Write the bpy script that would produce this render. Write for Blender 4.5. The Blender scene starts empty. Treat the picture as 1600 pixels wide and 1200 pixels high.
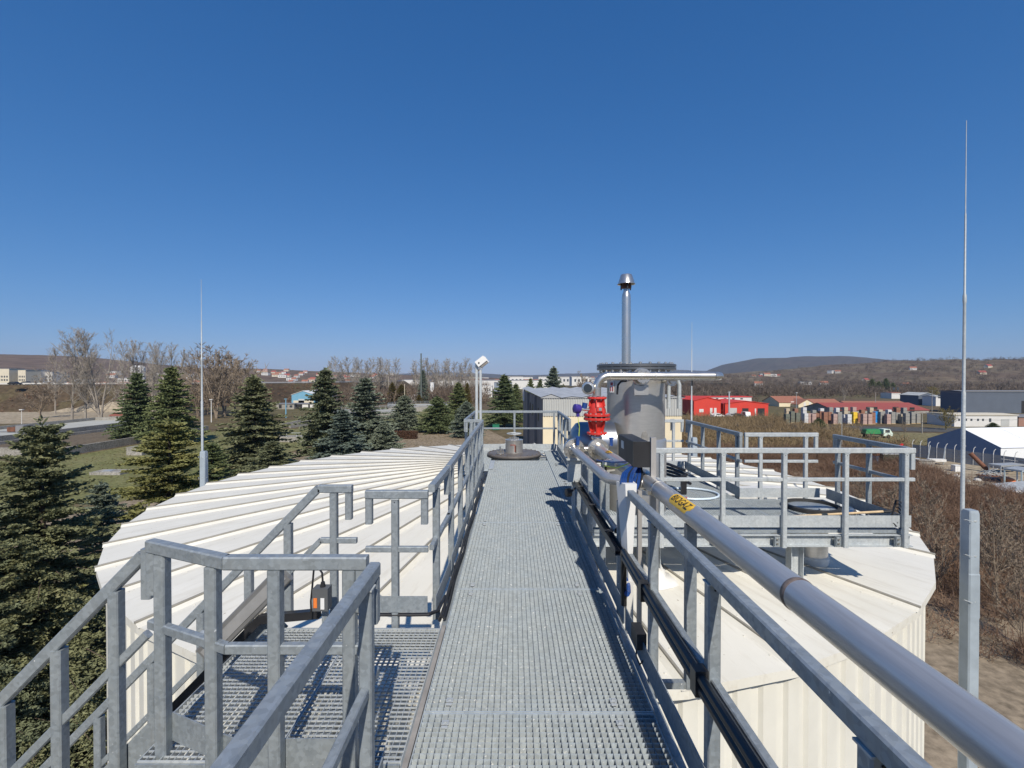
import bpy, math, random
from mathutils import Vector, Matrix
random.seed(7)
R = math.radians
scene = bpy.context.scene
COL = scene.collection

# ------------------------------------------------------------------ camera, sky, sun, exposure
FPX, VX, VY, EYE = 740.0, 802.0, 592.0, 1.8      # focal length and vanishing point in photo pixels, eye height over the walkway
GZ = -12.0                                       # ground level below the walkway
cam_d = bpy.data.cameras.new('camera'); cam = bpy.data.objects.new('camera', cam_d); COL.objects.link(cam)
cam_d.sensor_width = 36.0; cam_d.lens = FPX / 1600 * 36
cam_d.clip_start = 0.05; cam_d.clip_end = 30000
cam.location = (0, 0, EYE)
cam.rotation_euler = (R(90) - math.atan((600 - VY) / FPX), 0, math.atan((VX - 800) / FPX))
scene.camera = cam

SUN_AZ, SUN_EL = R(9), R(43)                     # behind the camera, a little to the right
to_sun = Vector((math.sin(SUN_AZ) * math.cos(SUN_EL), -math.cos(SUN_AZ) * math.cos(SUN_EL), math.sin(SUN_EL)))
world = bpy.data.worlds.new('World'); scene.world = world; world.use_nodes = True
wn = world.node_tree; wn.nodes.clear()
sky = wn.nodes.new('ShaderNodeTexSky'); sky.sky_type = 'NISHITA'; sky.sun_disc = False
sky.sun_elevation = SUN_EL; sky.sun_rotation = R(180) - SUN_AZ
sky.altitude = 200; sky.air_density = 1.0; sky.dust_density = 0.25; sky.ozone_density = 1.0
bg = wn.nodes.new('ShaderNodeBackground'); bg.inputs[1].default_value = 0.085
wo = wn.nodes.new('ShaderNodeOutputWorld')
sep = wn.nodes.new('ShaderNodeSeparateColor'); cmb = wn.nodes.new('ShaderNodeCombineColor'); wn.links.new(sky.outputs[0], sep.inputs[0])
for ch, (gain, power) in enumerate(((0.330, 1.14), (1.045, 0.735), (2.30, 0.60))):       # one colour grade for the whole sky (phone camera's saturated blue)
    p_ = wn.nodes.new('ShaderNodeMath'); p_.operation = 'POWER'; p_.inputs[1].default_value = power
    g_ = wn.nodes.new('ShaderNodeMath'); g_.operation = 'MULTIPLY'; g_.inputs[1].default_value = gain
    wn.links.new(sep.outputs[ch], p_.inputs[0]); wn.links.new(p_.outputs[0], g_.inputs[0]); wn.links.new(g_.outputs[0], cmb.inputs[ch])
wn.links.new(cmb.outputs[0], bg.inputs[0]); wn.links.new(bg.outputs[0], wo.inputs[0])
sun_d = bpy.data.lights.new('sun', 'SUN'); sun_d.energy = 5.0; sun_d.angle = R(0.53); sun_d.color = (1.0, 0.925, 0.80)
sun = bpy.data.objects.new('sun', sun_d); COL.objects.link(sun)
sun.rotation_euler = (-to_sun).to_track_quat('-Z', 'Y').to_euler()
vs = scene.view_settings; vs.view_transform = 'Standard'; vs.look = 'None'; vs.exposure = 0.0; vs.gamma = 1.0
vs.use_curve_mapping = False
scene.cycles.max_bounces = 6; scene.cycles.transparent_max_bounces = 8
scene.cycles.use_denoising = True

# ------------------------------------------------------------------ helpers
def at(x, y, Y):                                  # photo pixel at distance Y -> point in the place
    return Vector(((x - VX) / FPX * Y, Y, EYE - (y - VY) / FPX * Y))
def ground(x, y, z=GZ):                           # photo pixel on the level z
    Y = (EYE - z) * FPX / (y - VY)
    return Vector(((x - VX) / FPX * Y, Y, z))

def tag(o, label=None, cat=None, group=None, kind=None):
    if label: o['label'] = label
    if cat: o['category'] = cat
    if group: o['group'] = group
    if kind: o['kind'] = kind
    return o
def thing(name, label, cat, loc=(0, 0, 0), rz=0.0, group=None):
    o = bpy.data.objects.new(name, None); COL.objects.link(o)
    o.empty_display_size = 0.2; o.location = loc; o.rotation_euler = (0, 0, rz)
    return tag(o, label, cat, group)
def link(name, mesh, parent=None, loc=(0, 0, 0), rz=0.0, rot=None, scale=None):
    o = bpy.data.objects.new(name, mesh); COL.objects.link(o)
    o.location = loc; o.rotation_euler = rot if rot else (0, 0, rz)
    if scale: o.scale = scale
    if parent: o.parent = parent
    return o
def root_loc(p):
    while p.parent: p = p.parent
    return Vector(p.location)

class MB:
    def __init__(s): s.v = []; s.f = []; s.m = []
    def add(s, vs, fs, m=0):
        b = len(s.v); s.v.extend([tuple(v) for v in vs])
        for f in fs: s.f.append(tuple(b + i for i in f)); s.m.append(m)
        return s
    def bb(s, x0, x1, y0, y1, z0, z1, m=0):
        return s.add([(x0,y0,z0),(x1,y0,z0),(x1,y1,z0),(x0,y1,z0),(x0,y0,z1),(x1,y0,z1),(x1,y1,z1),(x0,y1,z1)],
              [(0,3,2,1),(4,5,6,7),(0,1,5,4),(1,2,6,5),(2,3,7,6),(3,0,4,7)], m)
    def beam(s, p0, p1, w, h, ch=0.0, up=(0,0,1), m=0):
        p0, p1 = Vector(p0), Vector(p1); d = (p1 - p0).normalized(); up = Vector(up)
        if abs(d.dot(up)) > 0.98: up = Vector((0,1,0))
        sx = d.cross(up).normalized(); sy = sx.cross(d).normalized()
        a, b = w/2, h/2
        if ch > 0: prof = [(-a+ch,-b),(a-ch,-b),(a,-b+ch),(a,b-ch),(a-ch,b),(-a+ch,b),(-a,b-ch),(-a,-b+ch)]
        else: prof = [(-a,-b),(a,-b),(a,b),(-a,b)]
        n = len(prof); vs = []
        for p in (p0, p1): vs += [p + sx*u + sy*v for u, v in prof]
        fs = [(i, (i+1) % n, n+(i+1) % n, n+i) for i in range(n)] + [tuple(range(n-1,-1,-1)), tuple(range(n,2*n))]
        return s.add(vs, fs, m)
    def cyl(s, p0, p1, r0, r1=None, n=16, m=0, cap=True):
        p0, p1 = Vector(p0), Vector(p1); r1 = r0 if r1 is None else r1
        d = (p1 - p0).normalized(); up = Vector((0,0,1)) if abs(d.z) < 0.95 else Vector((0,1,0))
        a = d.cross(up).normalized(); b = a.cross(d).normalized(); vs = []
        for p, r in ((p0, r0), (p1, r1)):
            vs += [p + (a*math.cos(2*math.pi*i/n) + b*math.sin(2*math.pi*i/n))*r for i in range(n)]
        fs = [(i, n+i, n+(i+1) % n, (i+1) % n) for i in range(n)]
        if cap: fs += [tuple(range(n)), tuple(range(2*n-1, n-1, -1))]
        return s.add(vs, fs, m)
    def lathe(s, prof, c=(0,0,0), axis=(0,0,1), n=32, m=0):
        c = Vector(c); d = Vector(axis).normalized(); up = Vector((0,0,1)) if abs(d.z) < 0.95 else Vector((0,1,0))
        a = d.cross(up).normalized(); b = a.cross(d).normalized(); vs = []
        for r, z in prof:
            vs += [c + d*z + (a*math.cos(2*math.pi*i/n) + b*math.sin(2*math.pi*i/n))*max(r, 1e-4) for i in range(n)]
        fs = []
        for k in range(len(prof)-1):
            o = k*n
            fs += [(o+i, o+n+i, o+n+(i+1) % n, o+(i+1) % n) for i in range(n)]
        return s.add(vs, fs, m)
    def tube(s, pts, r, n=8, m=0, r1=None):
        pts = [Vector(p) for p in pts]; k = len(pts); prev = None; vs = []
        for i, p in enumerate(pts):
            d = (pts[min(i+1, k-1)] - pts[max(i-1, 0)]).normalized()
            if prev is None:
                up = Vector((0,0,1)) if abs(d.z) < 0.9 else Vector((1,0,0)); a = d.cross(up).normalized()
            else: a = (prev - d*prev.dot(d)).normalized()
            prev = a; b = d.cross(a)
            rr = r if r1 is None else r + (r1 - r)*i/(k-1)
            vs += [p + (a*math.cos(2*math.pi*j/n) + b*math.sin(2*math.pi*j/n))*rr for j in range(n)]
        fs = []
        for i in range(k-1):
            o = i*n; fs += [(o+j, o+(j+1) % n, o+n+(j+1) % n, o+n+j) for j in range(n)]
        fs += [tuple(range(n-1,-1,-1)), tuple(range((k-1)*n, k*n))]
        return s.add(vs, fs, m)
    def prism(s, poly, z0, z1, m=0):
        n = len(poly)
        return s.add([(x,y,z0) for x,y in poly] + [(x,y,z1) for x,y in poly],
            [tuple(range(n-1,-1,-1)), tuple(range(n,2*n))] + [(i,(i+1)%n,n+(i+1)%n,n+i) for i in range(n)], m)
    def mesh(s, name, mats, org=Vector((0,0,0)), smooth=True, ang=32):
        me = bpy.data.meshes.new(name); o = Vector(org)
        me.from_pydata([(x-o.x, y-o.y, z-o.z) for x, y, z in s.v], [], s.f)
        for mt in (mats if isinstance(mats, (list, tuple)) else [mats]): me.materials.append(mt)
        if any(s.m): me.polygons.foreach_set('material_index', s.m)
        if smooth:
            me.polygons.foreach_set('use_smooth', [True]*len(s.f)); me.set_sharp_from_angle(angle=R(ang))
        me.update(); return me
    def build(s, name, mats, parent=None, local=False, smooth=True, ang=32):
        org = Vector((0,0,0)) if (local or parent is None) else root_loc(parent)
        return link(name, s.mesh(name, mats, org, smooth, ang), parent)

def arc(c, r, a0, a1, u, v, n=8):                 # points on an arc in the plane u, v
    c, u, v = Vector(c), Vector(u), Vector(v)
    return [c + (u*math.cos(a0+(a1-a0)*i/n) + v*math.sin(a0+(a1-a0)*i/n))*r for i in range(n+1)]

# ------------------------------------------------------------------ materials
MATS = {}
def nodes(name):
    m = bpy.data.materials.new(name); m.use_nodes = True; nt = m.node_tree
    MATS[name] = m
    return m, nt, nt.nodes['Principled BSDF']
def N(nt, t, **kw):
    n = nt.nodes.new(t)
    for k, v in kw.items():
        if k.startswith('i_'):
            key = k[2:]; key = int(key) if key.isdigit() else key
            n.inputs[key].default_value = v
        else: setattr(n, k, v)
    return n
def ramp(nt, fac, stops):
    r = nt.nodes.new('ShaderNodeValToRGB'); e = r.color_ramp.elements
    while len(e) < len(stops): e.new(0.5)
    for el, (p, c) in zip(e, stops):
        el.position = p; el.color = (*c, 1) if len(c) == 3 else c
    nt.links.new(fac, r.inputs[0]); return r
def mix(nt, fac, a, b, mode='MIX'):
    n = nt.nodes.new('ShaderNodeMix'); n.data_type = 'RGBA'; n.blend_type = mode
    for sock, val in ((0, fac), (6, a), (7, b)):
        if hasattr(val, 'links') or hasattr(val, 'is_linked'): nt.links.new(val, n.inputs[sock])
        else: n.inputs[sock].default_value = val if sock == 0 else ((*val, 1) if len(val) == 3 else val)
    return n.outputs[2]
def coords(nt, kind='Object', scale=(1,1,1)):
    tc = nt.nodes.new('ShaderNodeTexCoord'); mp = nt.nodes.new('ShaderNodeMapping')
    mp.inputs['Scale'].default_value = scale
    nt.links.new(tc.outputs[kind], mp.inputs[0]); return mp.outputs[0]
def noise(nt, vec, scale, detail=4, rough=0.55):
    n = N(nt, 'ShaderNodeTexNoise'); n.inputs['Scale'].default_value = scale
    n.inputs['Detail'].default_value = detail; n.inputs['Roughness'].default_value = rough
    nt.links.new(vec, n.inputs['Vector']); return n.outputs['Fac']
def bump(nt, h, b, strength=0.2, dist=0.01):
    n = N(nt, 'ShaderNodeBump'); n.inputs['Strength'].default_value = strength; n.inputs['Distance'].default_value = dist
    nt.links.new(h, n.inputs['Height']); nt.links.new(n.outputs[0], b.inputs['Normal'])

def sc(c, k): return tuple(min(1, x*k) for x in c)
def m_plain(name, c, rough=0.6, metal=0.0, var=0.12, scale=6.0, bmp=0.0, bscale=40, kind='Object', spec=0.5):
    m, nt, b = nodes(name); v = coords(nt, kind)
    n1 = noise(nt, v, scale, 5)
    r = ramp(nt, n1, [(0.3, sc(c, 1-var)), (0.7, sc(c, 1+var))])
    nt.links.new(r.outputs[0], b.inputs['Base Color'])
    b.inputs['Roughness'].default_value = rough; b.inputs['Metallic'].default_value = metal
    b.inputs['Specular IOR Level'].default_value = spec
    if bmp: bump(nt, noise(nt, v, bscale, 3), b, bmp, 0.01)
    return m
def m_galv(name, c, metal=0.35, rough=0.48, spots=True, fine=1.0, cloud=(0.74, 1.12), sp=0.12, fleck=(38, 0.73, 0.78)):
    m, nt, b = nodes(name); v = coords(nt, 'Object')
    vo = N(nt, 'ShaderNodeTexVoronoi'); vo.inputs['Scale'].default_value = 55*fine; nt.links.new(v, vo.inputs['Vector'])
    sep = N(nt, 'ShaderNodeSeparateColor'); nt.links.new(vo.outputs['Color'], sep.inputs[0])
    r1 = ramp(nt, sep.outputs[0], [(0.0, sc(c, 1-sp)), (1.0, sc(c, 1+sp))])
    r2 = ramp(nt, noise(nt, v, 5, 6, 0.65), [(0.3, (cloud[0], cloud[0]*1.03, cloud[0]*1.06)), (0.7, (cloud[1], cloud[1]*0.985, cloud[1]*0.96))])
    col = mix(nt, 1.0, r1.outputs[0], r2.outputs[0], 'MULTIPLY')
    if spots:
        spk = ramp(nt, noise(nt, v, fleck[0], 2, 0.5), [(fleck[1], (0,0,0)), (fleck[2], (1,1,1))])
        col = mix(nt, spk.outputs[0], col, (0.70, 0.72, 0.73))
        st = ramp(nt, noise(nt, coords(nt, 'Object', (14, 14, 1.2)), 2.2, 3, 0.6), [(0.58, (0,0,0)), (0.8, (0.5,0.5,0.5))])
        col = mix(nt, st.outputs[0], col, (0.25, 0.26, 0.26))
    nt.links.new(col, b.inputs['Base Color'])
    b.inputs['Metallic'].default_value = metal
    rr = ramp(nt, sep.outputs[1], [(0, (rough-0.1,)*3), (1, (rough+0.14,)*3)]); nt.links.new(rr.outputs[0], b.inputs['Roughness'])
    bump(nt, noise(nt, v, 90, 3), b, 0.06, 0.004)
    return m
def m_steel(name, c=(0.62, 0.61, 0.59), rough=0.27, stretch=(1,1,1), metal=1.0, var=0.1):
    m, nt, b = nodes(name); v = coords(nt, 'Object', stretch)
    n1 = noise(nt, v, 9, 6, 0.65)
    r = ramp(nt, n1, [(0.3, sc(c, 1-var)), (0.7, sc(c, 1+var))]); nt.links.new(r.outputs[0], b.inputs['Base Color'])
    rr = ramp(nt, noise(nt, v, 6, 2), [(0.3, (rough-0.02,)*3), (0.7, (rough+0.03,)*3)]); nt.links.new(rr.outputs[0], b.inputs['Roughness'])
    b.inputs['Metallic'].default_value = metal
    return m

galv = m_galv('galvanised_steel', (0.30, 0.333, 0.357), cloud=(0.86, 1.09), sp=0.13)
galv_pale = m_galv('galvanised_steel_pale', (0.46, 0.49, 0.505), metal=0.2, rough=0.5, cloud=(0.84, 1.10), sp=0.09)
galv_grate = m_galv('galvanised_grating', (0.40, 0.445, 0.475), metal=0.1, rough=0.5, spots=True, fine=0.8, cloud=(0.93, 1.06), sp=0.12, fleck=(46, 0.67, 0.72))
grate_shade = m_galv('shade_toned_bars', (0.19, 0.21, 0.225), metal=0.1, rough=0.6, spots=False, fine=0.8, cloud=(0.9, 1.08))  # darker colour paints in the shaded faces of the lengthwise bars
galv_edge = m_plain('weathered_edge_strip', (0.36, 0.33, 0.29), 0.6, 0.2, 0.18, 9)
stainless = m_steel('stainless_steel', (0.64, 0.615, 0.575), 0.27, (1,1,1), 0.88, 0.03)
stainless_b = m_steel('brushed_stainless', (0.52, 0.51, 0.49), 0.32, (1, 1, 5), 0.68, 0.08)
lid_steel = m_steel('dark_lid_steel', (0.22, 0.22, 0.22), 0.35, (1, 1, 1), 0.8, 0.1)
stainless_pipe = m_steel('dull_stainless_pipe', (0.52, 0.51, 0.50), 0.37, (6, 0.35, 6), 0.6, 0.12)
def m_roof():
    m, nt, b = nodes('cream_coated_sheet')
    oi = N(nt, 'ShaderNodeObjectInfo'); mu = N(nt, 'ShaderNodeMath', operation='MULTIPLY'); mu.inputs[1].default_value = 53.0; nt.links.new(oi.outputs['Random'], mu.inputs[0])
    def shifted(scale):
        ad = N(nt, 'ShaderNodeVectorMath', operation='ADD'); nt.links.new(coords(nt, 'Object', scale), ad.inputs[0]); nt.links.new(mu.outputs[0], ad.inputs[1]); return ad.outputs[0]
    v = shifted((1, 1, 1)); w = shifted((0.22, 1.5, 1.0))
    base = ramp(nt, noise(nt, v, 1.3, 5, 0.6), [(0.3, (0.655, 0.635, 0.565)), (0.7, (0.725, 0.705, 0.635))])
    d = ramp(nt, noise(nt, w, 5.5, 6, 0.7), [(0.50, (0,0,0)), (0.76, (0.6,0.6,0.6))])
    col = mix(nt, d.outputs[0], base.outputs[0], (0.50, 0.46, 0.38))
    s = ramp(nt, noise(nt, v, 16, 2, 0.5), [(0.745, (0,0,0)), (0.775, (0.8,0.8,0.8))])
    col = mix(nt, s.outputs[0], col, (0.30, 0.25, 0.19))
    nt.links.new(col, b.inputs['Base Color']); b.inputs['Roughness'].default_value = 0.6; b.inputs['Specular IOR Level'].default_value = 0.3
    bump(nt, noise(nt, w, 2.2, 3), b, 0.12, 0.03)
    return m
cream = m_roof()
cream_wall = m_plain('cream_wall_sheet', (0.68, 0.665, 0.60), 0.55, 0, 0.05, 2.5)
cream_seam = m_plain('cream_seam_strip', (0.27, 0.255, 0.22), 0.6, 0, 0.15, 7)
white_paint = m_plain('white_paint', (0.72, 0.72, 0.71), 0.45, 0, 0.03, 5)
white_dirty = m_plain('weathered_white', (0.66, 0.65, 0.62), 0.6, 0, 0.14, 6)
black_pl = m_plain('black_plastic', (0.022, 0.022, 0.024), 0.38, 0, 0.25, 8)
black_dusty = m_plain('dusty_black_enclosure', (0.028, 0.029, 0.030), 0.55, 0, 0.6, 5)
red_paint = m_plain('red_enamel', (0.55, 0.035, 0.026), 0.45, 0, 0.22, 14, 0.25, 60)
purple_cap = m_plain('violet_plastic_cap', (0.045, 0.03, 0.22), 0.4, 0, 0.1, 9)
blue_tape = m_plain('blue_cable', (0.012, 0.05, 0.20), 0.4, 0, 0.15, 30)
green_yellow = m_plain('earth_wire', (0.5, 0.62, 0.05), 0.45, 0, 0.2, 30)
yellow_lab = m_plain('yellow_label', (0.80, 0.48, 0.03), 0.45, 0, 0.05, 30)
ink = m_plain('black_ink', (0.015, 0.015, 0.015), 0.5, 0, 0.1, 30)
beige_post = m_plain('raw_aluminium_profile', (0.44, 0.42, 0.40), 0.42, 0.4, 0.07, 9)
blue_grey_post = m_plain('blue_grey_sheathing', (0.31, 0.36, 0.405), 0.6, 0, 0.12, 4, 0.25, 18)
rubber = m_plain('black_rubber', (0.03, 0.03, 0.03), 0.7, 0, 0.3, 12)
brown_plate = m_plain('oxidised_steel_plate', (0.16, 0.14, 0.125), 0.5, 0.3, 0.25, 5)
wood = m_plain('ash_wood_handle', (0.62, 0.46, 0.27), 0.6, 0, 0.15, 25)
hose_m = m_plain('pale_blue_hose', (0.62, 0.72, 0.80), 0.4, 0, 0.08, 20)
orange = m_plain('orange_sticker', (0.75, 0.20, 0.04), 0.5, 0, 0.1, 30)
glass_dark = m_plain('dark_glass', (0.03, 0.035, 0.04), 0.08, 0, 0.2, 5)
lamp_glass = m_plain('floodlight_glass', (0.30, 0.27, 0.24), 0.25, 0.2, 0.2, 12)

# ------------------------------------------------------------------ the tank: conical sheet roof and ribbed wall
TC, TR, TN = Vector((0.03, 11.6, 0)), 7.72, 42
ZA, ZE = -0.20, -0.85
tank = thing('digester_tank', 'large round cream tank with ribbed wall and shallow conical seamed roof under the walkway', 'tank', (TC.x, TC.y, GZ))
DL = 2*math.pi/TN
def roof_z(r): return ZA + (ZE - ZA)*r/TR
def mesh_roof_panel():
    mb = MB(); rs = [0.15, 1.5, 3, 4.5, 6, 7.2, TR]; vs = []
    for r in rs:
        for s in (-1, 1): vs.append((r*math.cos(s*DL/2), r*math.sin(s*DL/2), roof_z(r)))
    fs = [(2*i, 2*i+2, 2*i+3, 2*i+1) for i in range(len(rs)-1)]
    n = len(vs); vs += [(vs[n-2][0], vs[n-2][1], ZE-0.09), (vs[n-1][0], vs[n-1][1], ZE-0.09)]
    fs.append((n-2, n, n+1, n-1))
    mb.add(vs, fs); return mb.mesh('roof_panel', cream, Vector((0,0,GZ)), smooth=False)
def mesh_seam():
    mb = MB(); a = -DL/2; d = Vector((math.cos(a), math.sin(a), 0)); u = Vector((-d.y, d.x, 0))
    r0, r1 = 0.5, TR + 0.012
    p0 = d*r0 + Vector((0,0,roof_z(r0)+0.02)); p1 = d*r1 + Vector((0,0,roof_z(r1)+0.02))
    prof = ((-0.075, -0.022), (-0.018, 0.012), (0.018, 0.012), (0.075, -0.022))
    mb.add([p + u*x + Vector((0, 0, z)) for p in (p0, p1) for x, z in prof], [(0, 4, 5, 1), (1, 5, 6, 2), (2, 6, 7, 3), (4, 7, 6, 5), (0, 1, 2, 3)])
    mb.beam(p0 + Vector((0, 0, 0.022)), p1 + Vector((0, 0, 0.022)) + d*0.006, 0.028, 0.024, 0.004, m=1)
    for i in range(22):
        for sd_ in (-0.11, 0.11):
            q = d*(1.0 + 0.31*i) + u*sd_ + Vector((0, 0, roof_z(1.0+0.31*i))); mb.cyl(q, q + Vector((0,0,0.008)), 0.009, n=6)
    return mb.mesh('standing_seam', [cream, cream_seam], Vector((0,0,GZ)), smooth=False)
def mesh_wall():
    mb = MB(); rw = 7.62*math.cos(DL/2); half = 7.62*math.sin(DL/2); prof = []
    p = 2*half/4
    for k in range(4):
        t = -half + k*p
        prof += [(t, 0), (t+p*0.52, 0), (t+p*0.62, -0.035), (t+p*0.90, -0.035)]
    prof.append((half, 0)); vs = []
    for t, o in prof: vs += [(rw+o, t, GZ), (rw+o, t, ZE-0.02)]
    mb.add(vs, [(2*i, 2*i+2, 2*i+3, 2*i+1) for i in range(len(prof)-1)])
    return mb.mesh('wall_sheet', cream_wall, Vector((0,0,GZ)), smooth=False)
rp, sm, ws = mesh_roof_panel(), mesh_seam(), mesh_wall()
for k in range(TN):
    a = R(-90 + 11.0) + DL*(k + 0.5)
    o = link('roof_panel', rp, tank, rz=a)
    if k != 4: link('standing_seam', sm, o)
    link('wall_sheet', ws, tank, rz=a)

# ------------------------------------------------------------------ gratings
def grating_bars(x0, x1, y0, y1, zt, px=0.0343, py=0.0343, tx=0.003, ty=0.0025, dx=0.03, dy=0.029):
    mb = MB(); nx = max(2, round((x1-x0)/px)); ny = max(2, round((y1-y0)/py))
    for i in range(1, nx):
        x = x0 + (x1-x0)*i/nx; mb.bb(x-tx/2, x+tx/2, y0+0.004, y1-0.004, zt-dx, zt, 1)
    for j in range(1, ny):
        y = y0 + (y1-y0)*j/ny; mb.bb(x0+0.004, x1-0.004, y-ty/2, y+ty/2, zt-0.0012-dy, zt-0.0012)
    return mb
def clip_mesh():
    mb = MB(); mb.bb(-0.019, 0.019, -0.017, 0.017, 0.0, 0.004); mb.bb(-0.016, 0.016, -0.04, -0.024, -0.002, 0.003)
    mb.cyl((0,0,0.004), (0,0,0.010), 0.009, n=8)
    return mb.mesh('fixing_clip', galv_pale)
CLIP = clip_mesh()
def grating_panel(parent, x0, x1, y0, y1, zt, clips=True, mat=None, **kw):
    mat = mat or galv_grate; f = MB(); t = 0.005
    f.bb(x0, x1, y0, y0+t*1.6, zt-0.034, zt+0.001); f.bb(x0, x1, y1-t*1.6, y1, zt-0.034, zt+0.001)
    f.bb(x0, x0+t, y0+t*1.6, y1-t*1.6, zt-0.034, zt+0.001); f.bb(x1-t, x1, y0+t*1.6, y1-t*1.6, zt-0.034, zt+0.001)
    p = f.build('grating_panel', mat, parent, smooth=False)
    b = grating_bars(x0, x1, y0, y1, zt, **kw).build('bars', [mat, grate_shade if mat is galv_grate else mat], p, smooth=False); b['kind'] = 'stuff'
    if clips:
        o = root_loc(parent)
        for cx in (x0+0.13, x1-0.20):
            for cy in (y0+0.09, y1-0.075):
                link('fixing_clip', CLIP, p, loc=Vector((cx, cy, zt+0.002)) - o)
    return p

WX0, WX1 = -0.485, 0.757
walk = thing('walkway', 'long galvanised grating walkway running straight ahead over the tank roof', 'walkway', (0, 5, 0))
WY = [-1.6, 0.95, 2.535, 4.035, 5.92, 7.72, 9.35, 10.42]
for a, b in zip(WY[:-1], WY[1:]):
    grating_panel(walk, WX0, WX1, a+0.004, b-0.004, 0.0)
for a, b in ((6.45, 8.2), (8.2, 9.9), (9.9, 11.9)):
    grating_panel(walk, WX1+0.012, 1.10, a+0.004, b-0.004, 0.0)
grating_panel(walk, -0.92, WX0-0.012, 9.4, 11.9, 0.0)
grating_panel(walk, WX0, WX1, 11.72, 11.9, 0.0, clips=False)
for xa, xb in ((WX0-0.05, WX0-0.006), (WX1+0.018, WX1+0.062)):
    MB().bb(xa, xb, -1.6, 6.4, -0.20, -0.036).build('side_beam', galv, walk)
for y in (0.9, 2.5, 4.0, 5.9, 7.7, 9.4, 11.0):
    MB().bb(WX0-0.01, WX1+0.01, y-0.04, y+0.04, -0.16, -0.04).build('cross_beam', galv, walk)
MB().bb(WX0-0.030, WX0-0.004, -1.6, 3.42, -0.035, 0.010).build('edge_strip', galv_edge, walk)
for y in (4.0, 7.2, 10.0):
    for x in (-0.40, 0.68):
        MB().bb(x-0.04, x+0.04, y-0.04, y+0.04, roof_z(abs(y-11.6))-0.02, -0.17).build('support_foot', galv, walk)
MB().bb(-0.93, 1.08, 11.905, 11.915, 0.01, 0.16).build('toe_board', galv_pale, walk)
# flat strip plates on the far part
MB().bb(-0.49, -0.40, 9.40, 10.35, 0.004, 0.016).build('cover_plate', galv_pale, walk)

# ------------------------------------------------------------------ railings
PW = 0.05
def railing(label, p0, p1, posts, zf=0.0, h=1.0, mid=0.52, toe=(0.02, 0.15), drop=(True, True), post_z=-0.12, side=1, group='galvanised guard rails',
            mid_ext=(0, 0), name='guard_rail', toe_side=None, mat=None):
    """straight rail from p0 to p1 (x, y); posts are distances along it"""
    mat = mat or galv
    p0, p1 = Vector((*p0, 0)), Vector((*p1, 0)); d = (p1-p0).normalized(); L = (p1-p0).length
    n = Vector((d.y, -d.x, 0))*side
    t = thing(name, label, 'railing', (p0.x, p0.y, zf), group=group); Z = Vector((0,0,1))
    MB().beam(p0 + Z*(zf+h-0.03), p1 + Z*(zf+h-0.03), PW, 0.06, 0.006).build('top_rail', mat, t)
    for flag, p, s in ((drop[0], p0, 1), (drop[1], p1, -1)):
        if flag: MB().beam(p + d*s*0.026 + Z*(zf+h-0.0615), p + d*s*0.026 + Z*(zf+h-0.25), PW-0.002, 0.05, 0.006, up=d).build('end_return', mat, t)
    if mid:
        a, b = p0 - d*mid_ext[0], p1 + d*mid_ext[1]
        MB().beam(a + Z*(zf+mid), b + Z*(zf+mid), 0.036, 0.042, 0.005).build('mid_rail', mat, t)
    for s in posts:
        q = p0 + d*s
        po = MB().beam(q + Z*(zf+post_z), q + Z*(zf+h-0.061), PW+0.004, PW+0.001, 0.006, up=d).build('post', mat, t)
        c_ = q + Z*(zf+h-0.085); MB().cyl(c_ - Vector((0, 0.0262, 0)), c_ - Vector((0, 0.029, 0)), 0.0045, n=6).build('vent_hole', ink, po)
        MB().bb(q.x-0.031, q.x+0.031, q.y-0.031, q.y+0.031, zf+h-0.066, zf+h-0.0595).build('weld_bead', galv_pale, po)
    if toe:
        k = n*(PW/2 + 0.006)
        a, b = p0 + k + Z*(zf + (toe[0]+toe[1])/2), p1 + k + Z*(zf + (toe[0]+toe[1])/2)
        MB().beam(a, b, 0.006, toe[1]-toe[0]).build('toe_board', mat, t)
    return t
LX = -0.605
railing('nearest guard rail on the left of the walkway, running toward the viewer', (LX, -1.4), (LX, 2.06), (0.3, 1.35, 2.4, 3.34), drop=(False, True), toe=(0.02, 0.14))
railing('short guard rail stub left of the walkway just past the stair landing', (LX-0.015, 3.58), (LX, 4.33), (0.20, ), drop=(False, True), mid_ext=(0.0, 0.1))
railing('second guard rail along the left walkway edge, beyond the short stub', (LX, 4.38), (LX, 6.60), (0.22, 1.02, 1.90), drop=(True, True), mid_ext=(0.0, 0.02))
railing('far guard rail along the left walkway edge, ending at the floodlight pole', (LX, 6.66), (LX, 9.28), (0.25, 1.05, 1.85, 2.45), drop=(True, True))
railing('short cross rail stepping out left beside the floodlight pole', (LX-0.05, 9.36), (-0.95, 9.36), (0.17,), drop=(True, True), toe=None)
railing('guard rail on the left of the far end beside the round manhole cover', (-0.96, 9.42), (-0.96, 11.88), (0.2, 1.2, 2.3), drop=(True, True), side=1)
railing('cross rail closing the far end of the walkway behind the manhole cover', (-0.92, 11.95), (1.10, 11.95), (0.10, 0.95, 1.95), drop=(False, False), toe=None, mid=0.55)
railing('dark-sided guard rail at the far end right of the manhole cover', (1.13, 9.45), (1.13, 11.90), (0.12, 0.85, 1.6, 2.3), drop=(True, True), side=-1)
RX = 0.845
railing('nearest guard rail on the right of the walkway with black conduits', (RX, -1.4), (RX, 3.40), (0.5, 1.5, 2.5, 3.40, 4.25), drop=(False, False), side=-1, toe=(0.0, 0.15))
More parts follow.
